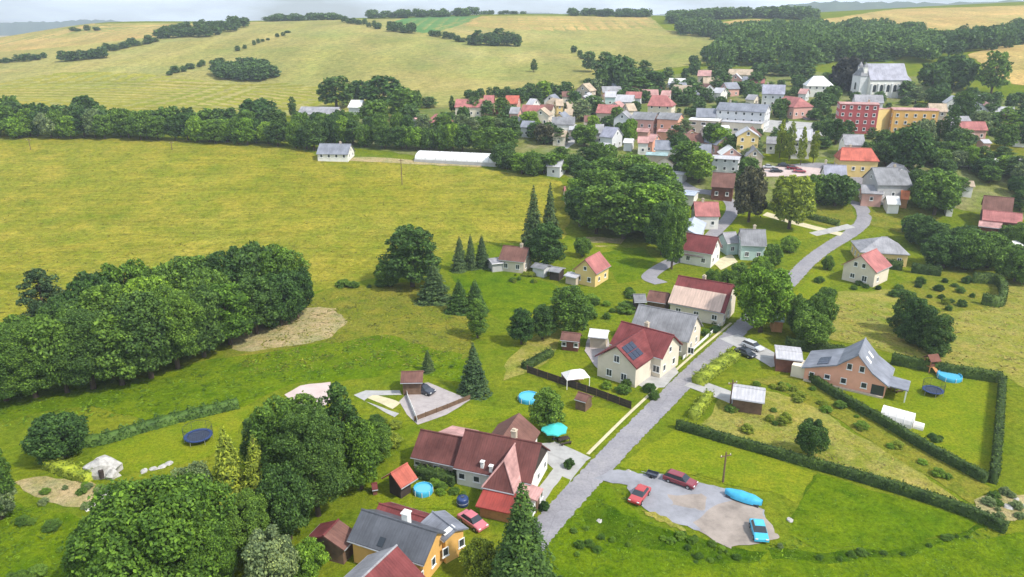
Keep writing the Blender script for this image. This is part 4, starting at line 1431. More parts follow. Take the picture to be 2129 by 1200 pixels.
house('shed', 'long shed with pale grey sheet roof beside the driveway', (1524, 802), (1592, 812), 3.5, 2.6, 5.6, 'wood', 'lgrey', wins=[], cat='shed', og=.3)

# ---- yellow cottage and its neighbours on the slope
house('cottage', 'small yellow cottage with pink red roof on the slope above the lawn', (1216, 540), (1247, 523), 7.0, 3.6, 8, 'yellow', 'pinkred', E=(1237, 572), pitch=44, wins=[('L', -1.2, 1.7, 1.0, 1.2), ('L', 1.6, 1.7, 1.0, 1.2), ('L', 0, 4.4, .9, 1.0), ('F', -1.6, 1.6, 1.0, 1.1), ('F', 1.8, 1.6, 1.0, 1.1), ('R', 0, 1.8, 1, 1.2)])
house('cottage', 'brown roofed cottage with pale walls beside the tall spruces', (1046, 510), (1100, 516), 6.0, 3.2, 7.5, 'cream', 'brown', chim=((1.5, .2, .9),))
house('shed', 'grey flat roofed shed below the brown roofed cottage', (1016, 540), (1052, 536), 2.9, 2.5, 5, 'grey', 'midgrey', wins=[], cat='shed')
house('shed', 'grey shed under the round tree between both cottages', (1112, 546), (1140, 552), 3.0, 2.5, 4, 'lgrey', 'grey', wins=[], cat='shed')
house('shed', 'dark grey shed between the round tree and the yellow cottage', (1146, 554), (1170, 558), 3.0, 2.5, 4, 'dark', 'midgrey', wins=[], cat='shed')
house('shed', 'flat pale lean-to against the yellow cottage', (1180, 566), (1206, 572), 2.5, 2.2, 3.6, 'beige', 'lgrey', wins=[], cat='shed')
# ---- houses along the lane and around the road bend
house('house', 'mint walled house with grey roof and white gable below the lane', (1538, 476), (1592, 478), 7.6, 4.2, 8.5, 'mint', 'grey', gable=(5.2, 'white'), chim=((.5, .3, 1.2),))
house('house_wing', 'low mint wing with grey roof left of the mint walled house', (1502, 484), (1530, 482), 5.6, 3.4, 6.5, 'mint', 'midgrey')
house('barn', 'long pale blue sheet roof beside the lane above the red roof', (1430, 482), (1444, 446), 5.2, 3.6, 7.5, 'lgrey', 'blue', wins=[], cat='barn')
house('house', 'red and pink gable roof house at the lower end of the lane', (1449, 494), (1470, 484), 7.4, 3.8, 8.5, 'white', 'red', roofmat2='pink', heading=R(-32), length=9)
house('shed', 'low pale pink roofed shed in front of the red gable house', (1428, 518), (1468, 524), 3.4, 2.6, 5, 'wood', 'pink', wins=[], cat='shed')
house('house', 'pink tiled house with white dormer at the inside of the lane bend', (1442, 420), (1494, 420), 7.2, 3.8, 9, 'white', 'pinkred', roofmat2='red', chim=((-1, .2, 1),))
house('garage', 'flat blue grey roofed garage with white edge by the lane', (1412, 396), (1450, 400), 3.4, 3.0, 8, 'white', 'blue', wins=[], cat='garage')
house('house', 'maroon timber house with maroon roof beside the lane bend', (1482, 358), (1530, 362), 7.8, 3.8, 9, 'brick', 'brown')
house('house', 'grey flat roofed house partly hidden above the maroon house', (1482, 322), (1540, 326), 5.6, 5.0, 8, 'lgrey', 'lgrey')
house('cottage', 'pale red roof half hidden behind the tall tree mass', (1172, 388), (1214, 388), 5.2, 3.0, 7, 'beige', 'pinkred')
house('villa', 'hipped lilac grey roof bungalow with cream walls below the road bend', (1832, 492), (1846, 494), 6.4, 3.4, 11.5, 'yellow', 'midgrey', hip=(6.2, 4.6), heading=R(-12), gap=3.2)
house('house', 'cream gable house with red roof and dark patio door below the bungalow', (1790, 531), (1823, 517), 7.4, 4.0, 8.8, 'cream', 'pinkred', wins=[('L', -1.6, 1.6, 1.3, 1.5), ('L', 1.4, 1.7, 1.2, 1.2), ('L', -1, 4.8, 1, 1.2), ('L', 1, 4.8, 1, 1.2), ('F', -2, 1.6, 1.1, 1.2), ('B', 2, 1.6, 1.1, 1.2)])
house('house', 'big grey mansard roofed house with pale dormer beside the road bend', (1812, 352), (1884, 346), 9.2, 4.6, 13, 'grey', 'grey', chim=((2, .4, 1.0),))
house('house_wing', 'grey gable dormer wing on the big grey house', (1866, 345), (1868, 338), 8.9, 6.8, 5, 'lgrey', 'midgrey', heading=R(95), length=7)
house('outbuilding', 'timber framed grey pink outbuilding in front of the big grey house', (1790, 384), (1836, 386), 5.4, 3.4, 8, 'pink', 'midgrey')
house('shed', 'white sheet covered shed beside the orange roofed garden shed', (1842, 408), (1870, 408), 4.6, 2.6, 6, 'white', 'white', wins=[], cat='shed')
house('garden_shed', 'orange roofed garden shed beside the white sheet', (1874, 396), (1892, 398), 4.8, 2.6, 5, 'owood', 'orange', wins=[], cat='shed')
house('carport', 'open sided shelter with weathered grey roof on the lawn', (1995, 374), (2025, 378), 4.2, 3.0, 6.5, 'white', 'tan', wins=[], cat='carport', og=.5)
house('house', 'brown gable house with red side roof at the right edge', (2062, 410), (2092, 408), 8.0, 4.4, 8, 'wood', 'brown', heading=R(-30), length=8)
house('house_wing', 'long red roof with pink end in front of the brown gable', (2044, 434), (2126, 446), 5.6, 3.4, 8, 'brick', 'pinkred', wins='auto')
house('carport', 'low carport with pink grey roof near the right edge', (2036, 458), (2084, 466), 3.8, 2.9, 6, 'brick', 'pink', wins=[], cat='carport')
house('house', 'coral tiled house with pale yellow wall below the red apartment block', (1750, 308), (1812, 308), 8.0, 4.4, 10, 'yellow', 'coral', hip=(1.2, 2.0), chim=((-2, .3, 1),))
house('house', 'grey roof directly behind the coral tiled house', (1752, 280), (1796, 280), 7.6, 4.4, 9, 'white', 'midgrey')
house('house', 'violet slate roof house with white walls left of the road bend', (1712, 342), (1760, 344), 7.4, 3.8, 9, 'white', 'violet', chim=((-3, .3, 1.6),))
house('house', 'white villa with grey gable in the park by the bare trunk trees', (1648, 268), (1690, 268), 9.6, 6.0, 10, 'white', 'lgrey')
house('house', 'small white house left of the white villa in the park', (1594, 284), (1616, 284), 5.6, 3.4, 7, 'white', 'midgrey')
house('shed', 'small pale hut with dark doorway between far gardens', (2038, 290), (2056, 290), 3.6, 2.6, 5, 'pink', 'lgrey', wins=[], cat='shed')
house('greenhouse', 'white polytunnel in the gardens at the right', (1996, 326), (2022, 326), 3.0, 2.2, 4, 'white', 'white', wins=[], cat='greenhouse')
house('greenhouse', 'long white greenhouse in the gardens near the right edge', (2066, 330), (2096, 330), 3.0, 2.2, 4.5, 'lgrey', 'white', wins=[], cat='greenhouse')
house('greenhouse', 'white greenhouse cut off by the right edge', (2114, 330), (2150, 331), 3.0, 2.2, 4.5, 'white', 'white', wins=[], cat='greenhouse')

# ---- apartment blocks
house('apartment_block', 'red four storey apartment block below the church', (1744, 211), (1826, 214), 11.6, 11.2, 10, 'redp', 'pink', cat='apartment block', storeys=4, gap=2.8, og=.15, oe=.15, sill=1.5, chim=((4, 1, .8),))
house('stair_tower', 'yellow green stair end of the red apartment block', (1830, 224), (1840, 226), 9.6, 9.3, 9, 'yellow', 'pink', cat='building', wins=[], og=.1, oe=.1)
house('apartment_block', 'orange apartment block with mottled red upper floor right of the red block', (1852, 222), (1946, 226), 9.8, 9.3, 10, 'ochre', 'pink', cat='apartment block', storeys=3, gap=3.0, og=.15, oe=.15)
house('apartment_block', 'long white grey terrace with slate roof in the village centre', (1496, 214), (1600, 216), 11.0, 8.2, 10, 'lgrey', 'bgrey', cat='apartment block', storeys=3, gap=3.0, chim=((-6, .3, 1.2), (5, .3, 1.2)))
house('shop_building', 'flat roofed cream hall in front of the white grey terrace', (1436, 246), (1500, 246), 6.2, 5.9, 10, 'beige', 'white', cat='building', gap=4, ws=(2.0, 1.2))
house('shop_building', 'flat white roofed row with orange front in the village centre', (1504, 250), (1590, 252), 5.0, 4.7, 9, 'cream', 'lgrey', cat='building', gap=4, ws=(2.0, 1.2))
house('apartment_block', 'orange red walled block with grey roof left of the cream hall', (1372, 234), (1418, 235), 9.6, 7.4, 10, 'orange', 'grey', cat='apartment block', storeys=2)
house('apartment_block', 'pink walled block with dark slate roof left of the orange red one', (1318, 232), (1368, 234), 9.6, 7.0, 10, 'pink', 'grey', cat='apartment block', storeys=2)
house('house', 'large pale red hipped roof above the pink walled block', (1356, 198), (1386, 198), 9.5, 5.0, 12, 'cream', 'pinkred', hip=(1, 4))
house('house', 'tall yellow gable house between garden trees in the village', (1550, 270), (1560, 262), 11, 8.4, 8.5, 'yellow', 'lgrey', heading=R(78), length=9, storeys=3)
house('house', 'white gabled town house left of the pink walled block', (1290, 232), (1306, 230), 9.5, 6.4, 8, 'lgrey', 'midgrey', heading=R(70), length=9, storeys=2)
house('house', 'dark red tiled roof house in the village below the white flat roof', (1244, 216), (1288, 218), 8.0, 4.4, 9, 'beige', 'pinkred', roofmat2='brown')
house('house', 'small tan roofed house right of the dark red tiled roof', (1300, 216), (1318, 214), 7.6, 4.6, 8, 'cream', 'tan')
house('hall', 'bright white flat roof in the village below the tan gable', (1218, 208), (1254, 208), 6.0, 5.7, 9, 'lgrey', 'white', cat='building')
house('house', 'tan gabled house below the hill trees in the far village', (1205, 174), (1232, 172), 9.0, 5.2, 9, 'beige', 'tan', heading=R(60), length=9)
house('house', 'pale green white house among far village trees', (1258, 190), (1282, 190), 7.0, 4.4, 8, 'mint', 'lgrey')
house('house', 'lilac grey gable house below the tan houses', (1238, 258), (1256, 258), 7.6, 4.4, 8, 'grey', 'midgrey')
house('house', 'lilac slate house with white gable edge in the village centre', (1258, 262), (1286, 266), 8.2, 4.6, 9, 'lgrey', 'violet')
house('house', 'white shed like house at the near edge of the village trees', (1244, 296), (1270, 298), 5.6, 3.6, 7, 'mint', 'lgrey')
house('house', 'orange walled house beside the purple roof', (1352, 278), (1368, 280), 7.0, 4.6, 8, 'orange', 'pink')
house('house', 'white wall house left of the orange walled house', (1326, 284), (1350, 284), 6.4, 4.4, 7, 'white', 'pink')
house('house', 'long purple red roof with slate end and white gable', (1362, 292), (1416, 292), 6.8, 3.8, 8, 'white', 'bgrey', roofmat2='red')
house('shed', 'low teal sheet roof in front of the purple red roof', (1344, 316), (1390, 318), 3.6, 3.0, 6, 'beige', 'teal', wins=[], cat='shed')
house('house', 'beige gable wall house beside the big pear shaped tree', (1382, 322), (1398, 326), 6.6, 4.4, 7, 'cream', 'tan', heading=R(60), length=8)
house('garage', 'long low garage with pale roof left of the lane', (1374, 352), (1426, 360), 3.2, 2.9, 6, 'lgrey', 'lgrey', wins=[], cat='garage')
house('house', 'dark slate house with pale rows of windows near the village pond trees', (1445, 300), (1480, 300), 6.6, 3.8, 8, 'lgrey', 'bgrey')
house('house', 'slate roofed house behind the flat cream hall', (1448, 226), (1490, 224), 9.4, 6.2, 9, 'lgrey', 'bgrey')
house('house', 'large white grey house with violet roof below the white hall', (1586, 176), (1634, 176), 10, 6.0, 12, 'lgrey', 'violet', chim=((-3, .3, 1),))
house('house', 'bright pink red hipped roof below the white grey house', (1634, 198), (1664, 204), 8.4, 4.6, 11, 'pink', 'pinkred', hip=(2, 3))
house('hall', 'white hall with broad white roof beside the dark copper tree', (1692, 158), (1712, 158), 10.0, 5.4, 13, 'white', 'white', hip=(4, 5), cat='building', gap=2.6)
house('house', 'pink brown roof among the trees below the forest', (1452, 146), (1480, 146), 7.4, 4.2, 9, 'beige', 'pink')
house('house', 'pale house with brown roof under the forest edge', (1516, 144), (1566, 144), 7.4, 4.4, 9, 'cream', 'tan')
house('house', 'beige house on the village edge beside the yellow field', (1402, 176), (1438, 178), 7.4, 4.2, 9, 'beige', 'tan')
house('shed', 'tiny white shed among the trees below the beige houses', (1464, 190), (1476, 190), 4.0, 3.0, 6, 'white', 'white', wins=[], cat='shed')
# ---- left part of the village
house('house', 'long pale red roofed house at the left of the far red roofs', (948, 206), (1004, 206), 7.8, 4.4, 10, 'cream', 'pinkred')
house('house', 'tall pale red gable in the middle of the far red roofs', (1006, 198), (1028, 198), 8.8, 5.2, 9, 'pink', 'pinkred')
house('house', 'bright coral roof house at the right end of the far red roofs', (1052, 198), (1080, 199), 8.2, 4.6, 9, 'pink', 'coral')
house('house', 'low red roof between the far coral and pale red roofs', (1030, 210), (1050, 210), 6.4, 4.0, 8, 'redp', 'red')
house('house', 'red hipped roof house with white porch above the tree belt', (906, 236), (922, 238), 7.6, 4.2, 9, 'white', 'pinkred', hip=(2.5, 3))
house('shed', 'pale roofed shed left of the red hipped roof house', (860, 246), (884, 242), 4.6, 3.4, 7, 'lgrey', 'pink', wins=[], cat='shed')
house('farm_building', 'long cream farm building with grey roof left of the big tree clump', (626, 222), (706, 222), 7.6, 4.6, 10, 'cream', 'midgrey', cat='building')
house('house', 'white roofed house hidden in the big tree clump', (730, 208), (756, 208), 7.6, 4.4, 9, 'lgrey', 'white')
house('house', 'grey blue roof house with white gable at the field edge', (664, 298), (730, 300), 5.8, 2.4, 9, 'white', 'bgrey', chim=((2, .3, .9),))
house('house', 'grey roof house among trees below the coral roof', (1080, 238), (1106, 240), 7.2, 4.2, 8, 'grey', 'midgrey')
house('house', 'slate house with pale walls right of the belt trees', (1086, 250), (1112, 252), 6.4, 4.0, 8, 'lgrey', 'bgrey')
house('house', 'tall cream gable house in the far village centre', (1122, 226), (1134, 222), 10, 7.0, 8, 'cream', 'tan', heading=R(75), length=8, storeys=2)
house('house', 'yellow house with brown side roof left of the bright white flat roof', (1154, 206), (1170, 206), 7.8, 5.0, 8, 'yellow', 'tan')
house('house', 'brown roof strip in front of the yellow village house', (1124, 216), (1152, 218), 6.4, 4.2, 8, 'cream', 'brown')
house('house', 'grey green long roof with white gable in the far village centre', (1148, 242), (1196, 244), 7.0, 4.2, 8, 'white', 'grey')
house('house', 'white house with pale roof at far left village square', (1102, 204), (1116, 206), 7.4, 4.6, 7, 'white', 'lgrey')
house('house', 'beige low house beside the village square', (1152, 270), (1180, 272), 5.8, 3.8, 7, 'cream', 'tan')
house('house', 'grey roof house behind the hedge trees right of the white tunnel', (1142, 330), (1172, 334), 5.4, 3.4, 7, 'lgrey', 'lgrey')

# ---- further small houses and sheds in the gaps of the village
for lab, R1, R2, hr, he, D, w, r_ in (
        ('grey house with pink gable beside the row of red roofs', (1062, 222), (1082, 223), 6.6, 4.0, 8, 'pink', 'midgrey'),
        ('small white house with tan roof below the yellow village house', (1174, 226), (1192, 227), 6.2, 3.8, 7, 'white', 'tan'),
        ('low beige shed with pale roof left of the round green village tree', (1184, 262), (1204, 263), 4.2, 3.0, 6, 'beige', 'lgrey'),
        ('cream house with brown roof right of the far white gable', (1214, 240), (1234, 240), 6.4, 4.0, 7, 'cream', 'brown'),
        ('grey house with slate roof in front of the white gabled town house', (1294, 262), (1312, 263), 6.0, 3.8, 7, 'grey', 'bgrey'),
        ('orange fronted low building under the orange red walled block', (1370, 268), (1398, 269), 4.0, 3.2, 6, 'orange', 'pink'),
        ('pink low building under the pink walled block', (1322, 266), (1352, 267), 4.6, 3.4, 6, 'pink', 'pink'),
        ('pale shed with white roof left of the white wall house', (1298, 288), (1318, 289), 4.4, 3.2, 6, 'lgrey', 'white'),
        ('low grey shed in front of the long purple red roof', (1396, 306), (1424, 308), 4.2, 3.0, 6, 'lgrey', 'midgrey'),
        ('tan house left of the beige house on the village edge', (1376, 188), (1396, 188), 6.6, 4.0, 8, 'cream', 'pink'),
        ('white house with grey roof among trees below the pink brown roof', (1488, 182), (1508, 183), 6.4, 4.0, 8, 'white', 'lgrey'),
        ('small cream house above the slate end of the long terrace', (1556, 196), (1576, 197), 6.2, 4.0, 7, 'cream', 'midgrey'),
        ('pale roofed house behind the bright pink red hipped roof', (1664, 184), (1682, 185), 6.0, 3.8, 7, 'lgrey', 'pink'),
        ('grey roofed building behind the red apartment block', (1776, 196), (1836, 198), 9.5, 6.5, 10, 'lgrey', 'midgrey'),
        ('brownish house between orange block and slim dark tree', (1930, 214), (1968, 216), 8.4, 5.4, 9, 'beige', 'tan'),
        ('white garage row in the gardens below the broad dark trees', (2016, 250), (2046, 251), 4.0, 3.2, 6, 'lgrey', 'lgrey'),
        ('small white hut left of the large dark tree above the grey house', (1820, 292), (1834, 292), 4.0, 3.0, 5, 'white', 'white'),
        ('low white garden shed left of the red brown house at the edge', (1966, 420), (1984, 422), 3.6, 2.6, 5, 'white', 'lgrey'),
        ('pale caravan like hut in the bushes right of the bungalow', (2094, 504), (2116, 500), 3.2, 2.4, 4, 'white', 'white'),
        ('grey brown house with pale gable left of the tan gabled house', (1168, 190), (1188, 190), 6.4, 4.0, 7, 'cream', 'brown')):
    house('house' if hr > 5 else 'shed', lab, R1, R2, hr, he, D, w, r_, wins='auto' if hr > 5 else [], cat='house' if hr > 5 else 'shed')

# ---- more of the small houses that fill the village
def fill_village(n, pix, seed):
    rg = random.Random(seed)
    poly = world_poly(pix)
    xs, ys = [q[0] for q in poly], [q[1] for q in poly]
    roots = [(o.location.x, o.location.y) for o in bpy.data.objects if o.type == 'EMPTY' and o.get('category')]
    marks = [(screen(o.location), o['label']) for o in bpy.data.objects if o.get('category') in ('house', 'building', 'apartment block')]
    cut = ' beside | below | above | left | right | behind | in | at | on | among | between | near | partly | directly | half | hidden | under | around | cut '.split('|')
    rname = dict(pinkred='pale red', red='dark red', midgrey='grey', brown='brown', tan='tan', lgrey='pale grey', bgrey='slate', pink='pink', white='white')
    wname = dict(white='white', cream='cream', beige='beige', lgrey='pale grey', pink='pink', yellow='yellow')
    used, k, tries = set(), 0, 0
    while k < n and tries < 6000:
        tries += 1
        x, y = rg.uniform(min(xs), max(xs)), rg.uniform(min(ys), max(ys))
        if not inside(poly, np.array([x]), np.array([y]))[0] or min(math.hypot(a - x, b - y) for a, b in roots) < 8.5: continue
        sx, sy = screen(Vector((x, y, float(Z(x, y)))))
        (mx, my), lab = min(marks, key=lambda m: (m[0][0] - sx) ** 2 + 4 * (m[0][1] - sy) ** 2)
        for c_ in cut:
            i = lab.find(c_)
            if i > 0: lab = lab[:i]
        rel = ('left of' if sx < mx else 'right of') if abs(sx - mx) > 2 * abs(sy - my) else ('behind' if sy < my else 'in front of')
        r_, w = rg.choice(list(rname)), rg.choice(list(wname))
        text = 'small ' + wname[w] + ' house with ' + rname[r_] + ' roof ' + rel + ' the ' + ' '.join(lab.split()[:7])
        if text in used or len(text.split()) > 16: continue
        used.add(text)
        roots.append((x, y))
        hr = rg.uniform(5.4, 7.4)
        px0, py0 = screen(Vector((x, y, float(Z(x, y)) + hr)))
        house('house', text, (px0 - 2, py0), (px0 + 2, py0), hr, hr * .56, rg.uniform(6.5, 8.5), w, r_, heading=R(rg.choice([-18, 4, 12, 68, 80, -70]) + rg.uniform(-8, 8)), length=rg.uniform(7, 11))
        k += 1


fill_village(26, [(1075, 226), (1180, 204), (1300, 196), (1420, 186), (1560, 172), (1620, 186), (1500, 210), (1330, 222), (1330, 300), (1230, 292), (1120, 282)], 3)
fill_village(12, [(1420, 290), (1560, 300), (1570, 345), (1480, 350), (1400, 340)], 5)
fill_village(9, [(1960, 210), (2140, 230), (2140, 330), (2040, 330), (1970, 290)], 7)

# ---- polytunnel at the field edge
ta, tb = P(872, 322, 1.2), P(1046, 332, 1.2)
tv = tb - ta
tn = empty('polytunnel', ((ta.x + tb.x) / 2, (ta.y + tb.y) / 2, float(Z((ta.x + tb.x) / 2, (ta.y + tb.y) / 2))), math.atan2(tv.y, tv.x), 'long white barrel roofed tunnel at the far edge of the yellow meadow', 'greenhouse')
tl = math.hypot(tv.x, tv.y) / 2
arc = [(5.2 * math.cos(a), .4 + 2.7 * math.sin(a)) for a in np.linspace(0, math.pi, 13)]
MB().prism_x([(-5.2, -1.5), (5.2, -1.5)] + arc, -tl, tl).build('cover', ROOF['white'], tn, smooth=False)
MB().box(-tl - .1, tl + .1, -5.45, -5.2, -1.5, .6).build('side_wall', WALL['grey'], tn)
for k in range(9):
    x = -tl + .1 + (2 * tl - .2) * k / 8
    mb = MB()
    mb.tube([(x, 1.012 * y, z * 1.012 + .02) for y, z in arc], .07, 5)
    mb.build('hoop', metal_m, tn)

# ---- church
cc, cL, cang = frame_from_ridge((1802, 133), (1880, 133), 16.0)
ch = empty('church', (cc.x, cc.y, float(Z(cc.x, cc.y))), cang, 'white church with grey slate roof and small pale turret on the far hillside', 'church')
CL, CD, CE, CR = cL, 13.5, 8.4, 16.2
MB().prism_x([(-CD / 2 + .4, -3), (CD / 2 - .4, -3), (CD / 2 - .4, CE), (0, CR - .3), (-CD / 2 + .4, CE)], -CL / 2, CL / 2 - .3).build('nave_wall', WALL['white'], ch)
cr = MB().prism_x([(-CD / 2, CE), (0, CR), (CD / 2, CE), (CD / 2, CE - .25), (0, CR - .3), (-CD / 2, CE - .25)], -CL / 2 - .2, CL / 2).build('nave_roof', ROOF['violet'], ch)
n = 7
ring = [(CL / 2 - .3 + 4.6 * math.sin(math.pi * k / (n - 1)), -5.2 * math.cos(math.pi * k / (n - 1))) for k in range(n)]
MB().prism_z(ring, -3, CE - .4).build('apse_wall', WALL['white'], ch)
MB().prism_z([(x + .3 * (x > CL / 2), y * 1.05) for x, y in ring], CE - .4, 13.0, top=[(CL / 2 - .3 + .01 * k, .02 * (k - 3)) for k in range(n)]).build('apse_roof', ROOF['violet'], ch)
tx = -CL / 2 - 1.6
MB().box(tx - 2.6, tx + 2.2, -4.4, 4.4, -3, 10.2).build('tower_wall', WALL['lgrey'], ch)
MB().prism_z([(tx - 2.9, -4.7), (tx + 2.5, -4.7), (tx + 2.5, 4.7), (tx - 2.9, 4.7)], 10.2, 14.2, top=[(tx - .8, -1.2), (tx + .8, -1.2), (tx + .8, 1.2), (tx - .8, 1.2)]).build('tower_roof', ROOF['grey'], ch)
for yy in (-2.6, 2.6):
    tw = MB().box(tx - .9, tx + .9, yy - .9, yy + .9, 9.5, 14.6).build('turret', WALL['white'], ch)
    MB().prism_z([(tx - 1.1, yy - 1.1), (tx + 1.1, yy - 1.1), (tx + 1.1, yy + 1.1), (tx - 1.1, yy + 1.1)], 14.6, 16.9, top=[(tx - .05, yy - .05), (tx + .05, yy - .05), (tx + .05, yy + .05), (tx - .05, yy + .05)]).build('spire', ROOF['midgrey'], tw)
aw = MB()
ar = [(-.75, 0), (.75, 0), (.75, 2.6)] + [(.75 * math.cos(a), 2.6 + .9 * math.sin(a)) for a in np.linspace(.3, math.pi - .3, 6)] + [(-.75, 2.6)]
nn = len(ar)
aw.v += [(x, -.08, z) for x, z in ar] + [(x, .1, z) for x, z in ar]
aw.f += [tuple(range(nn))] + [(i, nn + i, nn + (i + 1) % nn, (i + 1) % nn) for i in range(nn)]
aw.m += [0] * (nn + 1)
awm = aw.mesh('arched_window', pane_m)
for k in range(5):
    obj('arched_window', awm, ch, (-CL * .36 + CL * .18 * k, -CD / 2 + .36, 2.6))
    MB().box(-CL * .45 + CL * .18 * k - .4, -CL * .45 + CL * .18 * k + .4, -CD / 2 - .5, -CD / 2 + .5, -3, 6.6).build('buttress', WALL['lgrey'], ch)
obj('arched_window', awm, ch, (CL / 2 + 2.4, -4.35, 2.6), R(32))
obj('arched_window', awm, ch, (tx - 2.68, 0, 3.4), -math.pi / 2)
# ------------------------------------------------------------------ planting
BK = ['round', 'oval', 'wide', 'slim', 'tall']


def line_y(pts, x):
    for (x0, y0), (x1, y1) in zip(pts[:-1], pts[1:]):
        if x0 <= x <= x1:
            return y0 + (y1 - y0) * (x - x0) / (x1 - x0)
    return pts[0][1] if x < pts[0][0] else pts[-1][1]


def row(pts, step, hpx, wpx, leaves, label, group, kinds=BK, jit=3, jx=.35, **kw):
    """trees along a line of pixels; hpx and wpx are ranges in pixels"""
    x = pts[0][0]
    while x <= pts[-1][0]:
        px = x + random.uniform(-jx, jx) * step
        by = line_y(pts, x) + random.uniform(-jit, jit)
        T(random.choice(kinds), px, by, by - random.uniform(*hpx), random.uniform(*wpx), random.choice(leaves), label, group, **kw)
        x += step * random.uniform(.75, 1.25)


